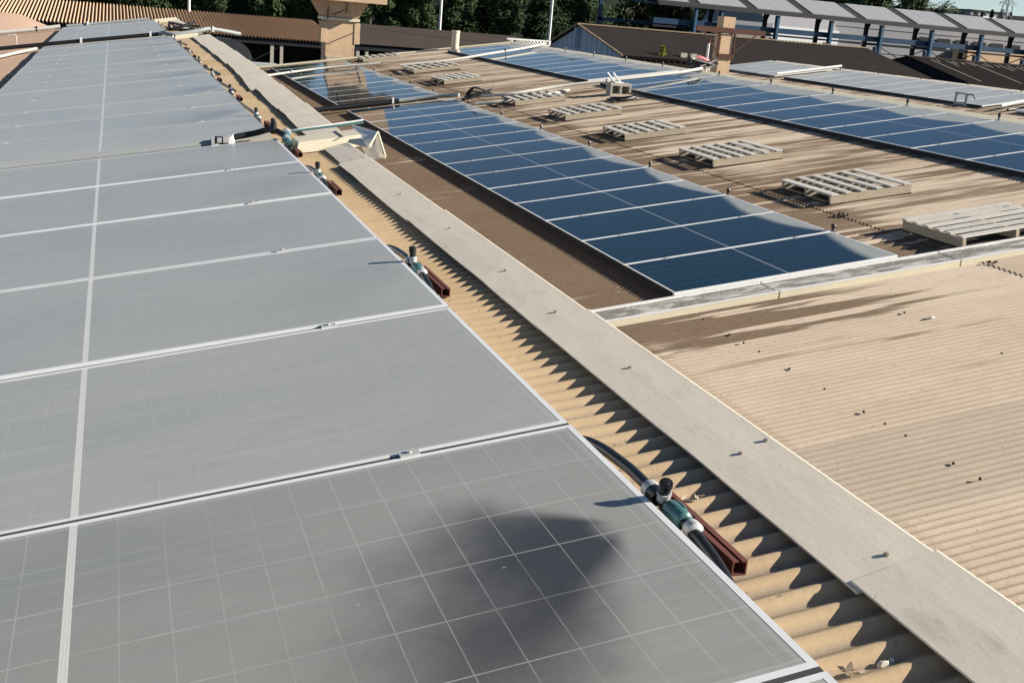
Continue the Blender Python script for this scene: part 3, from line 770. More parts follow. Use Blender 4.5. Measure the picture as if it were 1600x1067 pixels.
# second crossing
pipe([(-6, 22.9, zp1(-6) + .01), (-3, 22.98, zp1(-3) + .02), (-1.0, 23.05, zp1(-1) + .03), (.80, 23.08, zp1(.8) + .03)], .036, 'black', 'black water pipe across the dusty row in its second gap', [(-.55, 23.04, zp1(-.55) + .045), (.66, 23.08, zp1(.66) + .045)])
pipe([(.82, 23.08, zp1(.8) + .03), (.9, 23.0, zp1(.9) + .05), (1.0, 22.9, zp1(1.) + .02), (1.15, 22.86, zp1(1.15) + .01), (1.5, 22.9, zp1(1.5) + .03), (1.75, 23.0, zp1(1.75) + .04), (2.3, 23.2, zp1(1.75) - .02)], .04, 'grey_pipe', 'pale grey pipe crossing the ridge at the second gap of the dusty row', [(1.78, 23.0, zp1(1.75) + .04)])
pipe([(-6, 19.6, zr1(-6) + .05), (-2.4, 20.4, zr1(-2.4) + .05), (-1.5, 22.2, zr1(-1.5) + .05), (-1.3, 22.8, zr1(-1.3) + .05)], .026, 'white_pipe', 'weathered white pipe lying on the roof left of the dusty row')
pipe([(-6, 31.6, zr1(-6) + .08), (-2.2, 31.9, zr1(-2.2) + .08), (-1.25, 32.0, zr1(-1.2) + .09)], .052, 'white_pipe', 'thick white pipe along the far end of the roof left of the dusty row', [(-1.8, 31.95, zr1(-1.8) + .09)], cmat='black')
o = pipe([(-1.1, 32.02, zp1(-1.1) + .02), (.86, 32.02, zp1(.86) + .02)], .04, 'grey_pipe', 'grey pipe along the far end of the dusty row', [(-.6, 32.0, zp1(-.6) + .05)], sp=False)
mb = MB(); mb.tube([(-1.75, 24.6, zr1(-1.75)), (-1.75, 24.6, zr1(-1.75) + .22), (-1.77, 24.6, zr1(-1.75) + .25), (-1.9, 24.6, zr1(-1.75) + .23)], .012, 6)
single(mb, 'bent_riser', M['white_pipe'], 'thin bent riser standing on the roof left of the dusty row', 'riser pipe', (-1.75, 24.6, zr1(-1.75)))
# coils of hose
def coil(name, c, rad, zf, n, label, r=.018, hs=1.0):
    pts = []; rng = random.Random(int(c[0] * 100 + c[1]))
    for i in range(n):
        a = i * 2.1 + rng.uniform(-.4, .4); k = rad * rng.uniform(.35, 1)
        x, y = c[0] + k * cos(a) * 1.5, c[1] + k * sin(a) * .9
        pts.append((x, y, zf(x) + .03 + hs * rng.uniform(0, .26) * (1 if i % 2 else .15)))
    mb = MB(); mb.tube(spline(pts, 7), r, 8)
    return single(mb, name, M['black'], label, 'hose', (c[0], c[1], zf(c[0])))
coil('hose_coil', (1.22, 23.9), .30, zp1, 12, 'tangle of black hose loops on the ridge at the second gap of the dusty row', .022)
coil('hose_coil', (6.95, 22.7), .28, zp2, 12, 'tangle of black hose at the upper edge of the middle blue row', .02)
coil('hose_coil', (12.3, 23.5), .38, zp2, 13, 'tangle of black hose on the second ridge beside the slim concrete post', .02)
coil('hose_coil', (9.2, 20.6), .30, zr2, 12, 'dark loose hose lying below the hollow concrete block', .014, .15)
# pipes of the middle bay
pipe([(3.0, 23.30, zp2(3.0) + .06), (4.3, 23.5, zp2(4.3) + .05), (5.55, 23.56, zp2(5.5) + .045)], .05, 'black', 'dark pipe crossing the lower half of the middle blue row', [], sp=False)
pipe([(5.55, 23.56, zp2(5.5) + .05), (6.45, 23.56, zp2(6.45) + .05), (6.75, 23.3, zp2(6.7) + .06)], .045, 'grey_pipe', 'pale pipe crossing the upper half of the middle blue row', [(5.42, 23.56, zp2(5.42) + .06)], sp=False)
pipe([(6.9, 22.75, zp2(6.9) + .06), (7.5, 22.2, zp2(7.5) + .10), (8.54, 22.36, zp2(8.54) + .12), (9.75, 22.34, zp2(9.75) + .13), (11.29, 22.62, zp2(11.29) + .10), (12.1, 23.0, zp2(12.1) + .09)], .032, 'white_pipe', 'long white pipe from the middle row to the second ridge, by a hollow block', [(9.62, 22.33, zp2(9.6) + .13)])
pipe([(6.75, 22.1, zr2(6.75) + .06), (7.5, 21.95, zr2(7.5) + .07), (8.9, 22.6, zr2(8.9) + .06)], .034, 'white_pipe', 'lower white pipe lying on the roof beside the fifth pallet')
pipe([(3.2, 31.5, zp2(3.2) + .1), (3.9, 32.0, zp2(3.9) + .09), (5.5, 32.7, zp2(5.5) + .08), (7.1, 32.6, zp2(7.1) + .06)], .032, 'white_pipe', 'white pipe crossing the far block of the middle blue row', [(4.6, 32.35, zp2(4.6) + .1)])
pipe([(7.4, 31.5, zr2(7.4) + .12), (8.75, 31.5, zr2(8.75) + .12), (10.0, 31.9, zp2(10) + .08), (11.3, 32.6, zp2(11.3) + .08), (12.2, 33.2, zp2(12.2) + .1)], .036, 'white_pipe', 'far white pipe running past the distant pallets up to the second ridge', [(10.6, 32.2, zp2(10.6) + .1)], cmat='black')
pipe([(20.7, 34.1, zp3(20.7) + .1), (22.0, 34.15, zp3(22.0) + .1), (23.2, 34.2, zp3(23.2) + .1)], .045, 'white', 'short white pipe crossing the pale row beyond the second ridge', [])
pipe([(20.9, 23.75, zp3(20.9) + .06), (21.7, 24.0, zp3(21.7) + .05), (22.9, 24.1, zp3(22.9) + .06)], .04, 'white', 'white pipe at the near end of the pale row', [])
pipe([(20.95, 23.55, zr3(20.9) + .05), (21.4, 23.6, zr3(21.4) + .03), (21.9, 23.35, zr3(21.9) + .05), (22.6, 23.6, zr3(22.6) + .05)], .035, 'black', 'loose black hose in front of the pale row', cat='hose')

# small risers on the blue rows
def riser(x, y, zf, label, group, h=.085):
    o = thing('small_sprinkler', label, 'sprinkler', (x, y, zf(x) - .03), group); L = Vector(o.location)
    b = Vector(L)
    mb = MB(); mb.tube([b + Vector((0, -.07, .0)), b + Vector((0, .07, .0))], .02, 8); mb.build('base_pipe', M['lightgrey_plastic'], o, L)
    mb = MB(); mb.tube([b, b + Vector((0, 0, h * .5)), b + Vector((0, 0, h * .5)), b + Vector((0, 0, h * .85)), b + Vector((0, 0, h * .85)), b + Vector((0, 0, h))], [.012, .012, .02, .02, .026, .02], 8); mb.build('riser', M['black'], o, L)
for i in range(7):
    riser(6.655, V2 + PP * (2 * i + 1) + .05, zp2, 'small black sprinkler on the upper edge of the middle row, %s from near end' % ORD[i + 1], 'small sprinklers on the middle blue row')
for i in range(5):
    riser(6.655, 25.0 + 2.12 * i, zp2, 'small black sprinkler on the middle blue row, %s beyond the crossing pipe' % ORD[i + 1], 'small sprinklers on the middle blue row')
for i in range(1, 7):
    riser(12.12, V2 + PP * (2 * i + 1) + .05, zp2, 'small black sprinkler under the second ridge, %s in front of the long white pipe' % ORD[7 - i], 'small sprinklers under the second ridge', .115)
for i in range(5):
    riser(12.12, 25.0 + 2.12 * i, zp2, 'small black sprinkler under the second ridge, %s beyond the long white pipe' % ORD[i + 1], 'small sprinklers under the second ridge', .115)
for i in range(5):
    riser(23.1, 25.6 + 2.12 * i, zp3, 'small black sprinkler at the top edge of the pale row, %s from its near end' % ORD[i + 1], 'small sprinklers on the pale row', .12)

# ------------------------------------------------------------------ pallets
def pallet(x0, y0, lx, ly, label, along='y', rot=0, bent=0, nb=6):
    zc = zr2(x0 + lx / 2) + .002
    o = thing('wooden_pallet', label, 'pallet', (x0 + lx / 2, y0 + ly / 2, zc), 'pallets laid along the roof')
    o.rotation_euler = (random.uniform(-.01, .01), -A, rot)
    H = .125
    if along == 'y':
        for k, py in enumerate((-ly / 2 + .02, 0, ly / 2 - .02)):
            mb = MB()
            mb.box((0, py, .018 + (H - .036) / 2), (lx, .038, H - .036)); mb.build('stringer', M['wood_side'], o, local=True)
        for k in range(nb):
            w = .088 if k in (0, nb - 1) else .076
            px = -lx / 2 + w / 2 + (lx - w) * k / (nb - 1) + random.uniform(-.008, .008)
            mb = MB(); mb.box((px, 0, H - .008 + random.uniform(-.002, .004)), (w, ly + .012, .017), Matrix.Rotation(random.uniform(-.02, .02), 3, 'Z')); mb.build('deck_board', M['wood'], o, local=True)
        for k in range(7):
            px = -lx / 2 + .06 + (lx - .12) * k / 6
            mb = MB(); mb.box((px, 0, .009), (.125, ly, .017)); mb.build('bottom_board', M['wood_dark'], o, local=True)  # dark boards close the deck gaps, standing for interior shade
    else:
        for k, px in enumerate((-lx / 2 + .02, 0, lx / 2 - .02)):
            mb = MB(); mb.box((px, 0, .018 + (H - .036) / 2), (.038, ly, H - .036)); mb.build('stringer', M['wood_side'], o, local=True)
        for k in range(nb):
            w = .072
            py = -ly / 2 + w / 2 + (ly - w) * k / (nb - 1)
            mb = MB(); mb.box((0, py, H - .006), (lx + .012, w, .019), Matrix.Rotation(random.uniform(-.012, .012), 3, 'Z')); mb.build('deck_board', M['wood'], o, local=True)
        for k in range(6):
            py = -ly / 2 + .065 + (ly - .13) * k / 5
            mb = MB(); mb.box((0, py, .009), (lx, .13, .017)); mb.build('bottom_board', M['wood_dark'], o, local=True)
    return o
pallet(7.31, 8.45, 1.22, .88, 'nearest wooden pallet, boards running up the slope, beside the flashing at the right edge', 'x')
PAL = [(7.38, 10.66, 1.02, 1.04), (7.40, 13.38, 1.0, 1.06), (7.36, 16.15, 1.0, .92), (7.42, 18.85, 1.05, .9), (7.38, 21.45, 1.02, .95), (7.30, 26.5, .9, 1.2), (7.40, 29.8, 1.25, 1.45), (7.10, 35.0, 1.15, .95)]
PLB = ['wooden pallet with a wavy cream side board, second nearest on the roof', 'wooden pallet with six boards, third from the near end of the line', 'wooden pallet in the middle of the line, in front of the hollow concrete block', 'low wooden pallet left of the hollow concrete block, fifth from the near end',
       'wooden pallet beside the tangle of hose and white pipes', 'small grey pallet beyond the crossing pipe, next behind the one by the white pipes', 'broad pale pallet second from the far end, in front of the far white pipe', 'farthest wooden pallet, near the concrete chimney']
for (a, b, c, d), l in zip(PAL, PLB): pallet(a, b, c, d, l, 'y', random.uniform(-.03, .03))

# hollow concrete block
o = thing('concrete_block', 'hollow concrete block with two holes carrying the long white pipe', 'concrete block', (9.52, 21.5, zr2(9.5))); L = Vector(o.location)
mb = MB(); x0, x1, y0, y1, z0, z1 = 9.30, 9.74, 21.38, 21.62, zr2(9.5) - .03, zr2(9.5) + .235
w = .035
mb.box2((x0, y0, z0), (x1, y1, z0 + .055)); mb.box2((x0, y0, z1 - .055), (x1, y1, z1))
for xx in (x0, (x0 + x1) / 2 - w / 2, x1 - w): mb.box2((xx, y0, z0 + .055), (xx + w, y1, z1 - .055))
mb.box2((x0 + w, y1 - .03, z0 + .055), ((x0 + x1) / 2 - w / 2, y1 - .001, z1 - .055)); mb.box2(((x0 + x1) / 2 + w / 2, y1 - .03, z0 + .055), (x1 - w, y1 - .001, z1 - .055))
mb.build('block', M['concrete_grey'], o, L)
mb = MB(); mb.bar((9.42, 21.5, z1), (9.42, 21.9, z1 + .16), .03); mb.bar((9.55, 21.5, z1), (9.55, 21.9, z1 + .16), .03); mb.box2((9.40, 21.42, z1), (9.58, 21.58, z1 + .02)); mb.build('pipe_support', M['white'], o, L)

# grey metal stand on the pale row
o = thing('metal_stand', 'small grey square metal frame standing at the lower edge of the pale row', 'metal stand', (20.9, 25.2, zp3(20.9) - .06)); L = Vector(o.location)
mb = MB(); bz = L.z
for yy in (25.0, 25.4):
    mb = MB(); mb.box2((20.85, yy - .045, bz - .1), (20.93, yy + .045, bz + .27)); mb.build('leg', M['grey_pipe'], o, L)
mb = MB(); mb.box2((20.85, 24.95, bz + .27), (20.93, 25.45, bz + .31)); mb.build('crossbar', M['grey_pipe'], o, L)
mb = MB(); mb.box2((20.85, 25.045, bz + .0), (20.93, 25.355, bz + .07)); mb.build('lower_plate', M['grey_pipe'], o, L)
mb = MB(); mb.tube(spline([(20.9, 24.95, bz + .29), (20.9, 24.80, bz + .28), (20.9, 24.72, bz + .2)]), .025, 8); mb.build('hook', M['grey_pipe'], o, L)

# debris on the ochre strip
def debris(c, n, s, mat, name, label, cat):
    rng = random.Random(int(c[0] * 1000 + c[1] * 77)); mb = MB()
    for i in range(n):
        p = Vector(c) + Vector((rng.uniform(-1, 1) * s * 1.3, rng.uniform(-1, 1) * s, rng.uniform(.1, .8) * s))
        e = Quaternion((rng.uniform(-1, 1), rng.uniform(-1, 1), rng.uniform(-1, 1)), rng.uniform(0, 3)).to_matrix()
        l = s * rng.uniform(.5, 1.1)
        pts = [e @ Vector(q) for q in ((-l, 0, 0), (-l * .3, l * .35, l * .12), (l * .5, l * .3, -.05 * l), (l, 0, l * .2), (l * .4, -l * .3, l * .1), (-l * .4, -l * .3, 0))]
        mb.add([p + q for q in pts], [(0, 1, 2, 3, 4, 5)]); mb.add([p + q + Vector((0, 0, -.0015)) for q in pts], [(5, 4, 3, 2, 1, 0)])
    return single(mb, name, mat, label, cat, c)
def pebble(c, r, label, name='pebble', sx=1.5, mat='stone'):
    bm = bmesh.new(); bmesh.ops.create_icosphere(bm, subdivisions=2, radius=1)
    rng = random.Random(int(c[1] * 999))
    mb = MB(); vs = []
    for v in bm.verts:
        k = 1 + rng.uniform(-.13, .13)
        vs.append((c[0] + v.co.x * r * sx * k, c[1] + v.co.y * r * .8 * k, c[2] + (v.co.z * .75 + .6) * r * k))
    mb.add(vs, [[v.index for v in f.verts] for f in bm.faces], False); bm.free()
    return single(mb, name, M[mat], label, 'debris', c)
debris((1.150, 1.985, zr1(1.15) - .012), 13, .016, M['leafdry'], 'dried_leaf_cluster', 'curled dry leaves in a trough beside the nearest sprinkler', 'leaves')
pebble((1.155, 1.765, zr1(1.15) - .020), .007, 'small white pebble in a trough beside the end of the nearest red channel')
pebble((1.168, 1.345, zr1(1.168) - .020), .010, 'larger pale shell in the shadow under the ridge cap at the bottom of the picture', 'shell', 1.3)
pebble((1.186, 1.350, zr1(1.186) - .018), .007, 'small white shell fragment touching the larger shell', 'shell', .9)
debris((1.118, 1.345, zr1(1.118) - .016), 4, .013, M['leafdry'], 'dried_leaf', 'folded dry leaf beside the corner of the nearest panel at the bottom', 'leaves')
debris((1.145, 2.34, zr1(1.145) - .016), 2, .010, M['stone'], 'twig', 'tiny pale twig in a trough level with the second gap of the dusty row', 'twig')
pebble((1.125, 2.345, zr1(1.125) - .020), .005, 'tiny dark bit of grit beside the pale twig', 'grit', 1.2, 'black_dull')
pebble((5.9, 7.0, zr2(5.9) - .014), .02, 'small mound of mortar on the near beige slope', 'mortar_lump', 1.4, 'stone')
# torn lap edge debris
debris((7.22, 10.2, zr2(7.22)), 9, .035, M['black_dull'], 'moss_clump', 'dark moss along the sheet lap between the two nearest pallets', 'moss')
debris((7.22, 7.95, zr2(7.22)), 8, .03, M['black_dull'], 'moss_clump', 'dark moss along the sheet lap in front of the nearest pallet', 'moss')

# ------------------------------------------------------------------ concrete chimney and post
o = thing('concrete_chimney', 'tan concrete chimney flaring to a slab, at the far end of the middle row', 'chimney', (6.9, 37.9, GZ)); L = Vector(o.location)
def tap(mb, x0, x1, y0, y1, z0, X0, X1, Y0, Y1, Z1_):
    mb.hexa([(x0, y0, z0), (x1, y0, z0), (x1, y1, z0), (x0, y1, z0), (X0, Y0, Z1_), (X1, Y0, Z1_), (X1, Y1, Z1_), (X0, Y1, Z1_)])
mb = MB(); tap(mb, 6.42, 7.26, 37.5, 38.3, GZ, 6.36, 7.30, 37.5, 38.35, -.66); mb.build('shaft', M['concrete_tan'], o, L)
mb = MB(); tap(mb, 6.40, 7.28, 37.47, 38.32, -2.4, 6.40, 7.28, 37.47, 38.32, -1.78); mb.build('plinth_band', M['concrete_grey'], o, L)
mb = MB(); tap(mb, 6.24, 7.42, 37.44, 38.4, -.66, 6.24, 7.42, 37.44, 38.4, -.57); mb.build('collar', M['cream'], o, L)
mb = MB(); tap(mb, 6.28, 7.38, 37.47, 38.4, -.55, 5.98, 7.66, 37.3, 38.6, -.06); mb.build('flared_head', M['concrete_tan'], o, L)
mb = MB(); mb.box2((5.55, 36.9, -.06), (8.15, 39.0, .14)); mb.build('top_slab', M['concrete_tan'], o, L)
for s_ in (6.30, 7.36):
    mb = MB(); mb.box2((s_ - .09, 37.48, -1.35), (s_ + .09, 37.9, -.70)); mb.build('side_bracket', M['concrete_tan'], o, L)
for a_, b_ in (((6.44, 37.46, -1.38), (7.24, 37.46, -1.0)), ((6.55, 37.42, -.5), (7.1, 37.38, -.22)), ((6.40, 37.44, -.66), (6.38, 37.35, -.1)), ((6.98, 37.40, -.4), (6.96, 37.30, -.08))):
    mb = MB(); mb.bar(a_, b_, .022); mb.build('tie_rod', M['black_dull'], o, L)
mb = MB(); mb.box2((5.9, 37.2, .14), (7.7, 38.7, 1.0)); mb.build('upper_stage', M['concrete_tan'], o, L)

px, py = 18.1, 33.0
o = thing('concrete_post', 'slim tan concrete post with a rusted steel crossarm, behind the second ridge', 'post', (px, py, zr3(px) - .3)); L = Vector(o.location)
mb = MB(); tap(mb, px - .24, px + .24, py, py + .45, GZ, px - .21, px + .21, py, py + .42, -.06); mb.build('shaft', M['concrete_tan'], o, L)
mb = MB(); tap(mb, px - .19, px + .22, py, py + .42, .02, px - .19, px + .22, py, py + .42, .46); mb.build('upper_block', M['concrete_tan'], o, L)
mb = MB(); mb.box2((px - 1.12, py - .06, -.03), (px + 1.30, py - .01, .13)); mb.build('crossarm', M['steel_rust'], o, L)
for xa_, xb_, zb_ in ((-.85, -.26, -.66), (.98, .26, -.60)):
    mb = MB(); mb.bar((px + xa_, py - .03, -.04), (px + xb_, py - .03, zb_), .035); mb.build('brace', M['steel_rust'], o, L)
for sx in (-.27, .27):
    mb = MB(); mb.box2((px + sx - .025, py - .04, -.75), (px + sx + .025, py + .02, -.04)); mb.build('side_strap', M['steel_rust'], o, L)
mb = MB(); mb.box2((px - .26, py - .05, -.80), (px + .26, py - .005, -.66)); mb.build('band', M['steel_rust'], o, L)
mb = MB(); tap(mb, px - .2, px + .24, py - .005, py + .42, -.05, px - .19, px + .22, py - .005, py + .42, .02); mb.build('neck', M['steel_rust'], o, L)
# white and red pole with fallen plate
o = thing('marker_pole', 'thin white pole with a slanting faded red plate, left of the slim concrete post', 'pole', (15.9, 30, zr3(15.9))); L = Vector(o.location)
mb = MB(); mb.tube([(15.9, 30, zr3(15.9)), (15.9, 30, -.34)], .035, 8); mb.build('pole', M['white'], o, L)
mb = MB(); mb.tube([(15.9, 30, -.34), (15.9, 30, -.2)], .03, 8); mb.build('pole_tip', M['steel_rust'], o, L)
mb = MB(); mb.hexa([(15.5, 29.9, -.74), (15.9, 29.9, -.92), (15.96, 29.9, -.86), (15.6, 29.9, -.70), (15.5, 29.94, -.72), (15.9, 29.94, -.90), (15.96, 29.94, -.78), (15.6, 29.94, -.68)]); mb.build('red_plate', M['pink'], o, L)
# vent stub, lattice
o = thing('vent_pipe', 'short cream vent pipe standing at the far edge of the middle roof', 'vent pipe', (10.36, 36.6, zr2(10.4))); L = Vector(o.location)
mb = MB(); mb.tube([(10.36, 36.6, zr2(10.36) - .1), (10.36, 36.6, -.70)], .125, 14); mb.build('tube', M['cream'], o, L)
mb = MB(); mb.tube([(10.36, 36.6, -.72), (10.36, 36.6, -.66)], .135, 14); mb.build('rim', M['cream'], o, L)
o = thing('white_rack', 'white slatted rack lying at the far end of the second ridge', 'rack', (14, 40, -1.0)); L = Vector(o.location)
mb = MB(); mb.bar((13.2, 40, -.86), (14.85, 40, -.84), .08, .05); mb.bar((13.75, 39.7, -1.12), (14.7, 39.7, -.98), .06, .05); mb.bar((13.2, 40, -.88), (13.75, 39.7, -1.12), .05); mb.bar((14.85, 40, -.86), (14.7, 39.7, -.98), .05); mb.build('frame', M['white'], o, L)
for i in range(9):
    f = .15 + .8 * i / 9
    mb = MB(); mb.bar((13.3 + 1.5 * f, 39.98, -.87), (13.75 + .95 * f, 39.7, -1.10 + .1 * f), .05, .02); mb.build('slat', M['white'], o, L)
for sx in (13.4, 14.6):
    mb = MB(); mb.box2((sx - .03, 39.97, GZ), (sx + .03, 40.03, -.89)); mb.build('leg', M['white'], o, L)

# ------------------------------------------------------------------ far sheds
def shed_corr(mb, x0, x1, y0, z0, y1, z1, pitch, amp, n=6):
    m = int((x1 - x0) / pitch * n); vs = []; fs = []
    for i in range(m + 1):
        x = x0 + i * pitch / n; h = amp * cos(2 * pi * i / n)
        vs += [(x, y0, z0 + h), (x, y1, z1 + h)]
    for i in range(m): a = 2 * i; fs.append((a, a + 2, a + 3, a + 1))
    mb.add(vs, fs, True)
def shed(name, x0, x1, mat, label, pitch, amp, postx, zoff=0):
    o = thing(name, label, 'shed', ((x0 + x1) / 2, 64, GZ)); L = Vector(o.location)
    mb = MB(); shed_corr(mb, x0, x1, 63.6, -2.30 + zoff, 72, -1.40 + zoff, pitch, amp); shed_corr(mb, x0, x1, 72.02, -1.40 + zoff, 80, -2.4 + zoff, pitch, amp)
    mb.build('roof', M[mat], o, L)
    mb = MB(); mb.box2((x0, 63.7, -2.62 + zoff), (x1, 63.85, -2.36 + zoff)); mb.build('eave_beam', M['interior'], o, L)
    mb = MB(); mb.box2((x0, 70.0, GZ), (x1, 70.2, -1.75)); mb.build('back_wall', M['interior'], o, L)
    for px_ in postx:
        for xa_, xb_ in ((-.09, .09), (.42, .58)):
            mb = MB(); mb.box2((px_ + xa_, 63.75, GZ), (px_ + xb_, 63.95, -2.62 + zoff)); mb.build('post', M['concrete_grey'], o, L)
    return o
shed('open_shed', -14, 11.45, 'shed_tan', 'long open shed with sunlit tan corrugated roof at the far left',   .178, .08, (-9.5, -5, -.5, 3.6, 8.0))
shed('open_shed', 11.7, 24.3, 'brown_roof', 'long open shed with dark brown roof behind the concrete chimney', .178, .006, (12.6, 17.0, 21.5), .05)
# low hipped roof at the left
o = thing('low_building', 'low building with a smooth pinkish tan roof at the far left', 'building', (-7.5, 40, GZ)); L = Vector(o.location)
mb = MB(); rows = []
for i in range(17):
    x = -14 + 12.9 * i / 16
    zt = -1.24 - .62 * sstep(-3.0, -.9, x) - .10 * sstep(-1.9, -1.1, x)
    rows.append((x, zt))
vs = []; fs = []
for x, zt in rows: vs += [(x, 34.0, min(zt, -1.9) - .12), (x, 37.2, (min(zt, -1.9) - .12) * .42 + zt * .58 + .03), (x, 40, zt)]
for i in range(16):
    for j in range(2): a = 3 * i + j; fs.append((a, a + 3, a + 4, a + 1))
mb.add(vs, fs, True)
mb.add([(x, 46, zt - 1.0) for x, zt in rows] + [(x, 40.01, zt) for x, zt in rows], [(i + 17, i + 18, i + 1, i) for i in range(16)], True)
mb.build('roof', M['roof_pink'], o, L)
mb = MB(); mb.box2((-13.9, 34.2, GZ), (-1.4, 45.5, -2.75)); mb.build('wall', M['render'], o, L)
# tarpaulin covered vehicle
o = thing('covered_load', 'dark grey domed tarpaulin cover in the yard before the open shed', 'cover', (4.3, 48, GZ)); L = Vector(o.location)
mb = MB(); vs = []; fs = []
for i in range(13):
    a = pi * i / 12
    for j in range(5):
        f = 1 - .16 * (j / 4) ** 2
        vs.append((4.1 - 1.25 * cos(a) * f * (1 if cos(a) > 0 else .85), 46.8 + j * 1.3, -3.1 + 1.28 * sin(a) ** .55 * f))
for i in range(12):
    for j in range(4): a = i * 5 + j; fs.append((a, a + 1, a + 6, a + 5))
mb.add(vs, fs, True); mb.add([vs[i * 5] for i in range(13)], [tuple(range(12, -1, -1))]); mb.build('cover', M['tarp'], o, L)
mb = MB(); mb.box2((2.9, 46.9, -4.6), (5.3, 52.0, -3.1)); mb.build('body', M['black_dull'], o, L)
mb = MB(); mb.box2((4.6, 45.9, -2.72), (6.0, 46.75, -2.62)); mb.build('ledge', M['lightgrey_plastic'], o, L)
for sx in (4.7, 5.9):
    mb = MB(); mb.box2((sx - .05, 46.2, GZ), (sx + .05, 46.3, -2.72)); mb.build('leg', M['grey_pipe'], o, L)
for wx, wy in ((3.1, 47.6), (5.1, 47.6), (3.1, 51.2), (5.1, 51.2)):
    mb = MB(); mb.tube([(wx - .15, wy, GZ + .95), (wx + .15, wy, GZ + .95)], .95, 14); mb.build('wheel', M['black_dull'], o, L)

# dark gabled sheds on the right
o = thing('gabled_shed', 'dark roofed shed with a blue grey gable end', 'shed', (33, 60, GZ)); L = Vector(o.location)
mb = MB(); shed_corr(mb, 23.75, 42.3, 53.6, -1.52, 60, -.24, .25, .018); shed_corr(mb, 23.75, 42.3, 60.02, -.24, 65, -1.6, .25, .018); mb.build('roof', M['dark_roof'], o, L)
mb = MB(); mb.bar((23.7, 60, -.205), (42.3, 60, -.205), .34, .06); mb.build('ridge', M['ridge_tan'], o, L)
for yv, zv in ((53.6, -1.53), (65, -1.62)):
    mb = MB(); mb.bar((23.74, yv, zv), (23.74, 60, -.23), .08, .09); mb.build('verge_board', M['ridge_tan'], o, L)
mb = MB(); gx = 23.95
prof = [(54.3, -1.47), (60, -.31), (64.6, -1.58)]
mb.add([(gx, y_, z_) for y_, z_ in prof] + [(gx, 64.6, GZ), (gx, 54.3, GZ)], [(0, 1, 2, 3, 4)][::1]); mb.add([(gx + .2, y_, z_) for y_, z_ in prof] + [(gx + .2, 64.6, GZ), (gx + .2, 54.3, GZ)], [(4, 3, 2, 1, 0)])
for k in range(14):
    yy = 54.6 + k * .72; zt = -.36 - (60 - yy) * .2035 if yy < 60 else -.36 - (yy - 60) * .277
    mb.box2((gx - .03, yy - .03, GZ), (gx - .002, yy + .03, zt - .02))
mb.build('gable_wall', M['gable'], o, L)
mb = MB(); mb.box2((24.2, 54.2, GZ), (42.1, 54.35, -1.6)); mb.build('wall', M['render'], o, L)
mb = MB(); mb.box2((24.2, 64.4, GZ), (42.1, 64.6, -1.7)); mb.build('wall', M['render'], o, L)
mb = MB(); mb.box2((23.66, 59.9, -1.5), (23.93, 60.1, -.4)); mb.build('downpipe', M['gable'], o, L)
o = thing('lean_to', 'broad dark lean-to roof below the gabled shed', 'lean-to', (32, 49, GZ)); L = Vector(o.location)
mb = MB(); shed_corr(mb, 19.9, 60.0, 43.2, -3.25, 54.1, -1.66, .34, .035); mb.build('roof', M['dark_roof'], o, L)
mb = MB(); mb.box2((20.1, 43.5, GZ), (59.8, 43.7, -3.3)); mb.build('wall', M['render'], o, L)
for (bx, by) in ((27.4, 54.25), (27.95, 54.2)):
    mb = MB(); mb.box2((bx - .19, by - .1, -1.62), (bx + .17, by + .15, -1.20)); mb.build('roof_hatch', M['concrete_grey'], o, L)
# weed
o = thing('roof_weed', 'yellow green weed growing on the dark roof beside two small hatches', 'plant', (26.25, 54.3, -1.6)); L = Vector(o.location)
mb = MB(); rng = random.Random(4)
for i in range(160):
    a = rng.uniform(0, 2 * pi); h = rng.random() ** .8; r_ = .34 * (1 - h * .75) * rng.random() ** .5
    p = Vector((26.25 + r_ * .8 * cos(a), 54.3 + r_ * .8 * sin(a), -1.58 + .66 * h)); e = Quaternion((rng.uniform(-1, 1), rng.uniform(-1, 1), rng.uniform(-1, 1)), rng.uniform(0, 3)).to_matrix()
    mb.add([p + e @ Vector(q) for q in ((-.09, 0, 0), (0, .035, 0), (.09, 0, 0), (0, -.035, 0))], [(0, 1, 2, 3)])
mb.build('leaves', M['leaf_weed'], o, L)
mb = MB(); mb.tube([(26.25, 54.3, -1.7), (26.25, 54.3, -1.1)], [.03, .012], 6); mb.build('stem', M['bark'], o, L)
o = thing('dark_shed', 'lower dark shed with streaked roof and shade-black gable end at the right', 'shed', (53, 60, GZ)); L = Vector(o.location)
mb = MB(); shed_corr(mb, 45.2, 66, 53.8, -1.72, 60, -.50, .3, .03); shed_corr(mb, 45.2, 66, 60.02, -.50, 65, -1.5, .3, .03); mb.build('roof', M['dark_roof'], o, L)
mb = MB(); mb.add([(45.35, 54.2, -1.68), (45.35, 60, -.55), (45.35, 64.6, -1.5), (45.35, 64.6, GZ), (45.35, 54.2, GZ)], [(0, 1, 2, 3, 4)]); mb.add([(45.5, 54.2, -1.68), (45.5, 60, -.55), (45.5, 64.6, -1.5), (45.5, 64.6, GZ), (45.5, 54.2, GZ)], [(4, 3, 2, 1, 0)]); mb.build('gable_wall', M['interior'], o, L)  # gable wall coloured near black for the shade on this end
mb = MB(); mb.bar((45.1, 60, -.47), (66, 60, -.47), .35, .07); mb.build('ridge', M['brown_roof'], o, L)
mb = MB(); rng = random.Random(12)
for k in range(34):
    xx = 46.5 + k * .52 + rng.uniform(-.1, .1); l = rng.uniform(.4, 1.6) if k % 6 else 4.6
    y_ = 59.7 - rng.uniform(0, .4)
    mb.bar((xx, y_, -.52 - (60 - y_) * .197 + .05), (xx + rng.uniform(-.1, .1), y_ - l, -.52 - (60 - y_ + l) * .197 + .05), .05, .02)
mb.build('lichen_streak', M['concrete_grey'], o, L)

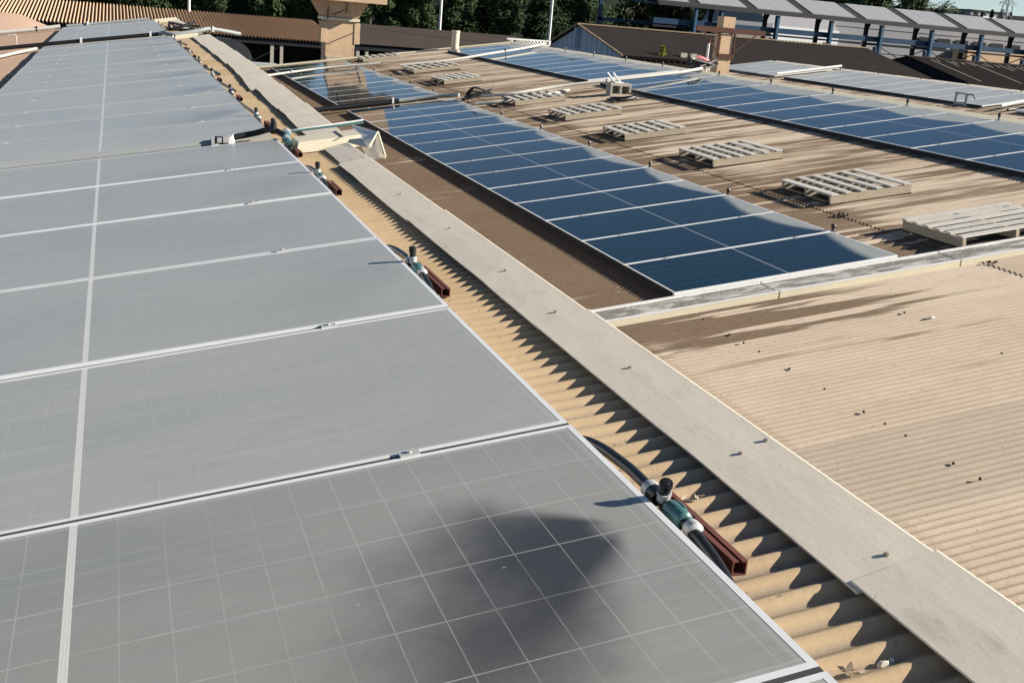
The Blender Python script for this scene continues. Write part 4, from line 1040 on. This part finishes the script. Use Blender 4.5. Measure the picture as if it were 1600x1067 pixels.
# ------------------------------------------------------------------ blue steel canopy with panels
o = thing('solar_canopy', 'long blue steel canopy roofed with pale panels and dark stripes', 'canopy', (58, 81.5, GZ)); L = Vector(o.location)
cx0, cx1 = 37.8, 100.0
def cz(y_): return 1.80 + (y_ - 80) * .325
mb = MB(); mb.hexa([(cx0, 79.8, cz(79.8) - .20), (cx1, 79.8, cz(79.8) - .20), (cx1, 83.6, cz(83.6) - .14), (cx0, 83.6, cz(83.6) - .14), (cx0, 79.8, cz(79.8)), (cx1, 79.8, cz(79.8)), (cx1, 83.6, cz(83.6)), (cx0, 83.6, cz(83.6))]); mb.build('roof_deck', M['canopy_dark'], o, L)
k = 0; xx = 40.3
def canopy_panel_mat():
    t = NT('pale_canopy_panel'); P, X = t.pos()
    n = t.noise(t.scl(P, (1.5, .2, 1)), 1, 3, .6)
    f = t.math('LESS_THAN', t.math('FRACT', t.math('DIVIDE', X[0], 1.02)), .04)
    c = t.mix(n, (.25, .25, .255), (.31, .31, .315)); c = t.mix(f, c, (.17, .17, .175))
    return t.out(c, .5, 0, .5)
M['cpanel'] = canopy_panel_mat()
for i in range(12):
    xa = 40.45 + 4.87 * i - (4.87 - 3.9) - 2.95; xb = xa + 3.95
    if xb > cx1: break
    xa = max(xa, cx0)
    mb = MB(); y0, y1 = 80.25, 83.55
    mb.hexa([(xa, y0, cz(y0) + .005), (xb, y0, cz(y0) + .005), (xb, y1, cz(y1) + .005), (xa, y1, cz(y1) + .005), (xa, y0, cz(y0) + .06), (xb, y0, cz(y0) + .06), (xb, y1, cz(y1) + .06), (xa, y1, cz(y1) + .06)])
    mb.build('panel_array', M['cpanel'], o, L)
posts = [41.05, 43.2, 48.04, 52.84, 57.5, 62.3, 67.2, 72.1, 77, 82, 87]
for i, px_ in enumerate(posts):
    mb = MB(); tap(mb, px_ - .12, px_ + .12, 79.9, 80.3, GZ, px_ - .10, px_ + .10, 79.9, 80.3, 1.52); mb.build('post', M['blue_light'] if i else M['blue_light'], o, L)
    mb = MB(); tap(mb, px_ + .66, px_ + .88, 83.0, 83.35, GZ, px_ + .62, px_ + .84, 83.0, 83.35, 2.55); mb.bar((px_ + .75, 83.1, 1.2), (px_ + 1.3, 83.1, 2.5), .18); mb.build('rear_post', M['interior'], o, L)
    mb = MB(); mb.box2((px_ - .42, 79.95, -2.6), (px_ - .1, 80.28, -.15)); mb.build('post_foot', M['blue'], o, L)
mb = MB(); mb.box2((cx0, 80.32, .22), (cx1, 80.55, .62)); mb.build('beam', M['blue'], o, L)
mb = MB(); mb.box2((cx0, 80.35, -.02), (cx1, 80.5, .12)); mb.build('lower_beam', M['interior'], o, L)
for a, b in zip(posts[4:], posts[5:]):
    mb = MB(); m = (a + b) / 2
    mb.bar((a, 80.4, 0), (m, 80.4, -1.0), .06); mb.bar((b, 80.4, 0), (m, 80.4, -1.0), .06); mb.bar((m, 80.4, -1.0), (a + .4, 80.4, -1.9), .06); mb.bar((m, 80.4, -1.0), (b - .4, 80.4, -1.9), .06)
    mb.build('cross_brace', M['black_dull'], o, L)
mb = MB(); mb.bar((37.8, 80.2, 1.6), (34.6, 84, 1.9), .15); mb.bar((35.0, 84, -4), (35.0, 84, 2.2), .25); mb.bar((34.8, 84, .2), (40, 84, .2), .25); mb.bar((35.0, 84, 2.2), (41, 83.4, 2.6), .15); mb.build('end_truss', M['blue'], o, L)

# warehouses behind the canopy
o = thing('warehouse', 'long grey clad warehouse behind the blue canopy', 'warehouse', (85, 103, GZ)); L = Vector(o.location)
mb = MB(); mb.box2((65.4, 100, GZ), (120, 115, 3.2))
for k in range(8): mb.box2((65.4, 99.94, -3 + k * .75), (120, 99.998, -2.94 + k * .75))
mb.build('wall', M['wall_grey'], o, L)
mb = MB(); mb.box2((65.0, 99.5, 3.2), (120.4, 115.4, 3.4)); mb.build('roof', M['wall_grey'], o, L)
for k in range(6):
    mb = MB(); mb.box2((76.3 + k * 2.2, 99.86, .35), (77.9 + k * 2.2, 99.93, 1.15)); mb.build('window', M['interior'], o, L)
mb = MB(); mb.box2((80.5, 97.5, -1.2), (87.5, 99.8, .35)); mb.build('annexe', M['concrete_tan'], o, L)
o = thing('white_hall', 'bright white hall with a grey upper band, left of the grey warehouse', 'warehouse', (60.5, 100, GZ)); L = Vector(o.location)
mb = MB(); mb.box2((57.2, 97.0, GZ), (65.0, 110, .95)); mb.build('lower_wall', M['wall_white'], o, L)
mb = MB(); mb.hexa([(57.2, 97.3, .952), (65.0, 97.3, .952), (65, 110, .952), (57.2, 110, .952), (57.2, 98.6, 2.3), (65.0, 98.6, 2.3), (65, 108.6, 2.3), (57.2, 108.6, 2.3)]); mb.build('upper_cladding', M['wall_grey'], o, L)
o = thing('lorry', 'pale box lorry parked left of the white hall, behind the canopy', 'lorry', (54, 96, GZ)); L = Vector(o.location)
mb = MB(); mb.box2((52.6, 95, GZ + 1.3), (56.6, 97.4, 1.1)); mb.build('box_body', M['wall_grey'], o, L)
mb = MB(); mb.box2((51.0, 95.1, GZ + 1.0), (52.5, 97.3, .1)); mb.build('cab', M['wall_white'], o, L)
mb = MB(); mb.box2((50.98, 95.3, -1.4), (51.0, 97.1, -.2)); mb.build('windscreen', M['interior'], o, L)
mb = MB(); mb.box2((51.3, 95.08, -1.4), (52.2, 95.1, -.3)); mb.build('cab_window', M['interior'], o, L)
for k in range(4):
    mb = MB(); mb.box2((52.8, 94.94, -2.2 + k * .75), (56.4, 94.99, -1.85 + k * .75)); mb.build('side_stripe', M['interior'], o, L)
for wx in (51.8, 54.6, 55.9):
    mb = MB(); mb.tube([(wx, 95.0, GZ + .52), (wx, 95.35, GZ + .52)], .52, 14); mb.build('wheel', M['black_dull'], o, L)

# lamp poles
def pole(x, y_, top, r, label, arm=True):
    o = thing('lamp_pole', label, 'pole', (x, y_, GZ)); L = Vector(o.location)
    mb = MB(); mb.tube([(x, y_, GZ), (x, y_, top)], [r * 1.25, r], 8); mb.build('pole', M['white'], o, L)
    mb = MB(); mb.tube([(x, y_, top), (x, y_ - .5, top + .25), (x, y_ - 1.2, top + .3)], r * .7, 6); mb.build('arm', M['white'], o, L)
    mb = MB(); mb.box2((x - .14, y_ - 1.8, top + .24), (x + .14, y_ - 1.15, top + .36)); mb.build('lamp_head', M['wall_grey'], o, L)
pole(4.45, 76, 3.6, .07, 'thin white lamp pole above the sunlit tan shed')
pole(21.6, 80.5, 4.5, .085, 'white lamp pole behind the dark brown shed')
pole(24.6, 66.5, 4.3, .075, 'white lamp pole behind the blue grey gable')
pole(62.5, 104.0, 7.5, .45, 'thick white mast standing behind the canopy')

# ------------------------------------------------------------------ trees
def crown_mesh(rng, h, w, kind, nl):
    """leaf quads gathered into clumps through the crown volume"""
    mb = MB(); clumps = []
    nc = 34
    for i in range(nc):
        f = rng.random()
        if kind == 'pine': rad = w * (.28 + .72 * (1 - f) ** .8) * (.6 + .5 * rng.random()); z = h * (.16 + .84 * f)
        else: rad = w * math.sqrt(max(.03, 1 - (2 * f - .9) ** 2)) * (.65 + .45 * rng.random()); z = h * (.22 + .72 * f)
        a = rng.uniform(0, 2 * pi); r_ = rad * rng.random() ** .55
        clumps.append((r_ * cos(a), r_ * sin(a), z, rng.uniform(.45, 1.05) * w * .42))
    for i in range(nl):
        cx, cy, cz_, cr = clumps[rng.randrange(nc)]
        v = Vector((rng.gauss(0, 1), rng.gauss(0, 1), rng.gauss(0, 1))).normalized() * cr * rng.random() ** .4
        p = Vector((cx + v.x, cy + v.y, cz_ + v.z * (1.0 if kind != 'pine' else 1.25)))
        n_ = (v.normalized() + Vector((rng.uniform(-.7, .7), rng.uniform(-.7, .7), rng.uniform(-.2, .9)))).normalized()
        t = n_.orthogonal().normalized(); t.rotate(Quaternion(n_, rng.uniform(0, 6.28))); b = n_.cross(t)
        s = rng.uniform(.05, .12); l = s * rng.uniform(1.4, 2.8)
        mb.add([p - t * l, p - b * s * .6, p + t * l, p + b * s * .6], [(0, 1, 2, 3)])
    return mb
def trunk_mesh(rng, h, w):
    mb = MB(); mb.tube([(0, 0, -.3), (.05, .02, h * .35), (-.03, .05, h * .65), (0, 0, h * .93)], [.22, .17, .11, .03], 8)
    for i in range(7):
        z = h * rng.uniform(.25, .75); a = rng.uniform(0, 6.28); l = w * rng.uniform(.4, .8)
        mb.tube([(0, 0, z), (l * .5 * cos(a), l * .5 * sin(a), z + l * .25), (l * cos(a), l * sin(a), z + l * .6)], [.07, .045, .015], 5)
    return mb
TP = []
rng = random.Random(21)
for k in range(6):
    kind = 'pine' if k < 3 else 'round'
    h, w = (9.5, 2.1) if kind == 'pine' else (7.5, 2.9)
    o = thing('pine_tree' if kind == 'pine' else 'broadleaf_tree', 'x', 'tree', (0, 0, 0))
    crown_mesh(rng, h, w, kind, 11000).build('crown', M['leaf_pine'] if k not in (3,) else M['leaf_olive'], o, local=True)
    trunk_mesh(rng, h, w).build('trunk', M['bark'], o, local=True)
    TP.append(o)
tused = set()
spots = []
def ok(x, y_, d): return all((x - a) ** 2 + (y_ - b) ** 2 > d * d for a, b in spots)
azs = []
tr = random.Random(5)
for row, (ry, step, topel) in enumerate(((86.5, 2.55, 2.2), (92, 2.7, 3.0), (99, 3.2, 3.4))):
    az = -9.0
    while az < 41.2:
        d = ry / cos(R(az)) if az < 30 else ry * 1.08
        x = math.tan(R(az)) * ry + tr.uniform(-1, 1); y_ = ry + tr.uniform(-2, 2)
        if az > 27:      # behind the canopy the wood lies farther back
            s = 1.33; x *= s; y_ *= s
        spots.append((x, y_, row, az)); az += step * tr.uniform(.8, 1.15) * (1 if az < 25 else .60)
cnt = 0
WH = ['behind the tan shed', 'behind the chimney', 'behind the brown shed', 'behind the gable', 'behind the canopy end', 'beyond the warehouse', 'near the sky']
def where(az):
    return WH[0] if az < 10 else WH[1] if az < 13.5 else WH[2] if az < 20 else WH[3] if az < 25 else WH[4] if az < 30 else WH[5] if az < 37 else WH[6]
tally = {}
for (x, y_, row, az) in spots:
    k = tr.randrange(6) if az > 26 or az < 6 else tr.choice((0, 1, 2, 0, 1, 2, 3, 4, 5))
    if TP[k].name in tused: o = copy_tree(TP[k])
    else: o = TP[k]; tused.add(TP[k].name)
    s = tr.uniform(.85, 1.1) * (1 + .13 * row)
    if az > 27: s *= 1.38 if az < 38.3 else 1.12
    if az > 40.3: s *= .62
    o.location = (x, y_, max(hz(x, y_), GZ) - .1); o.rotation_euler = (0, 0, tr.uniform(0, 6.28)); o.scale = (s * tr.uniform(.95, 1.25), s * tr.uniform(.95, 1.25), s)
    w_ = where(az); kn = 'pointed dark pine' if k < 3 else ('olive green round tree' if k == 3 else 'dark round leafy tree')
    rw = ['front rank', 'middle rank', 'rear rank'][row]
    key = (w_, kn, rw); tally[key] = tally.get(key, 0) + 1
    tag(o, '%s, %s from left in the %s %s' % (kn, ORD[tally[key]], rw, w_), 'tree', 'trees of the wood on the slope')
# far cypresses and shrubs by the house
cyp = None
def cypress(x, y_, h, label):
    global cyp
    z = hz(x, y_)
    o = thing('cypress_tree', label, 'tree', (x, y_, z - .3), 'trees around the distant house'); L = Vector(o.location)
    mb = MB(); rg = random.Random(int(x * 10))
    for i in range(500):
        f = rg.random(); a = rg.uniform(0, 6.28); r_ = h * .17 * math.sqrt(max(0.02, (1 - f) * (f + .35))) * 1.3 * rg.random() ** .4
        p = Vector((x + r_ * cos(a), y_ + r_ * sin(a), z + h * (.05 + .95 * f))); s = .30
        e = Quaternion((rg.uniform(-1, 1), rg.uniform(-1, 1), rg.uniform(-1, 1)), rg.uniform(0, 3)).to_matrix()
        mb.add([p + e @ Vector(q) for q in ((-s, 0, 0), (0, s * .5, 0), (s, 0, 0), (0, -s * .5, 0))], [(0, 1, 2, 3)])
    mb.build('crown', M['leaf_pine'], o, L)
    mb = MB(); mb.tube([(x, y_, z - .3), (x, y_, z + h * .5)], .15, 6); mb.build('trunk', M['bark'], o, L)
for i, (x, h, lb) in enumerate(((250.5, 3.2, 'slender dark cypress before the middle of the distant house'), (253.5, 3.6, 'taller dark cypress right of the middle of the distant house'), (256.3, 2.7, 'short dark cypress before the right end of the distant house'), (245.2, 2.6, 'small round dark tree at the left end of the distant house'), (262.5, 3.4, 'bushy dark tree right of the distant house'), (267, 3.6, 'bushy dark tree right of the pylon'), (272, 5.8, 'tall dark cypress at the right edge of the skyline'))):
    cypress(x, 296 - i * .7, h, lb)
# distant house
o = thing('distant_house', 'pale flat roofed house on the skyline at the right', 'house', (252.5, 302, hz(252, 302))); L = Vector(o.location); hb_ = hz(252, 302) - .6
mb = MB(); mb.box2((246, 300, hb_), (259.5, 306, hb_ + 2.9)); mb.build('wall', M['wall_grey'], o, L)
mb = MB(); mb.box2((245.6, 299.6, hb_ + 2.9), (260, 306.4, hb_ + 3.15)); mb.build('roof', M['canopy_dark'], o, L)
for k in range(4):
    mb = MB(); mb.box2((247.2 + k * 3, 299.93, hb_ + 1.3), (248.8 + k * 3, 299.99, hb_ + 2.3)); mb.build('window', M['interior'], o, L)
mb = MB(); mb.box2((249, 298.2, hb_), (254, 299.9, hb_ + 1.5)); mb.build('porch', M['wall_white'], o, L)
# pylon
o = thing('power_pylon', 'steel lattice power pylon against the sky', 'pylon', (172.8, 200, hz(172.8, 200))); L = Vector(o.location)
pz = hz(172.8, 200) - .2; ph = 16.0
mb = MB()
def pc(i, f):
    w_ = 1.15 * (1 - f) + .22; sx, sy = ((-1, -1), (1, -1), (1, 1), (-1, 1))[i]
    return Vector((172.8 + sx * w_, 200 + sy * w_, pz + ph * f))
for i in range(4): mb.bar(pc(i, 0), pc(i, 1), .11)
for j in range(7):
    for i in range(4): mb.bar(pc(i, j / 7), pc((i + 1) % 4, (j + 1) / 7), .06); mb.bar(pc((i + 1) % 4, j / 7), pc(i, (j + 1) / 7), .06)
mb.build('lattice', M['grey_pipe'], o, L)
for hh in (10.2, 12.4, 14.6):
    mb = MB(); mb.bar((170.6, 200, pz + hh), (175.0, 200, pz + hh), .12); mb.bar((170.6, 200, pz + hh), (172.8, 200, pz + hh + .6), .07); mb.bar((175, 200, pz + hh), (172.8, 200, pz + hh + .6), .07)
    for xx in (170.8, 174.8): mb.bar((xx, 200, pz + hh), (xx, 200, pz + hh - .55), .07)
    mb.build('crossarm', M['grey_pipe'], o, L)

# ------------------------------------------------------------------ light, sky, camera
EL, AZ = R(27), R(20)
sd = Vector((cos(EL) * cos(AZ), -cos(EL) * sin(AZ), sin(EL)))
sl = bpy.data.lights.new('sun', 'SUN'); sl.energy = 5.0; sl.angle = R(.5); sl.color = (1, .93, .82)
so = bpy.data.objects.new('sun', sl); COL.objects.link(so); so.rotation_euler = sd.to_track_quat('Z', 'Y').to_euler(); so.location = (20, -10, 30)
w = bpy.data.worlds.new('World'); scene.world = w; w.use_nodes = True
nt = w.node_tree; bg = nt.nodes['Background']
sk = nt.nodes.new('ShaderNodeTexSky'); sk.sky_type = 'NISHITA'; sk.sun_disc = False
sk.sun_elevation = EL; sk.sun_rotation = math.atan2(sd.x, sd.y); sk.air_density = .72; sk.dust_density = 0; sk.ozone_density = 1.8
nt.links.new(sk.outputs[0], bg.inputs[0]); bg.inputs[1].default_value = .052

yaw, pitch, roll, fpx = .345, .2766, -.0856, 1795.4565
cy, sy = cos(yaw), sin(yaw); f = Vector((sy, cy, 0)); r = Vector((cy, -sy, 0)); u = Vector((0, 0, 1))
f2 = f * cos(pitch) - u * sin(pitch); u2 = u * cos(pitch) + f * sin(pitch)
r3 = r * cos(roll) - u2 * sin(roll); u3 = u2 * cos(roll) + r * sin(roll)
cam = bpy.data.cameras.new('camera'); co = bpy.data.objects.new('camera', cam); COL.objects.link(co)
co.matrix_world = Matrix(((r3.x, u3.x, -f2.x, 0), (r3.y, u3.y, -f2.y, 0), (r3.z, u3.z, -f2.z, 0), (0, 0, 0, 1)))
cam.sensor_width = 36; cam.lens = fpx / 1600 * 36; cam.clip_start = .05; cam.clip_end = 4000
scene.camera = co
vs_ = scene.view_settings; vs_.view_transform = 'Standard'; vs_.look = 'None'; vs_.exposure = .96; vs_.gamma = 1; vs_.use_curve_mapping = False
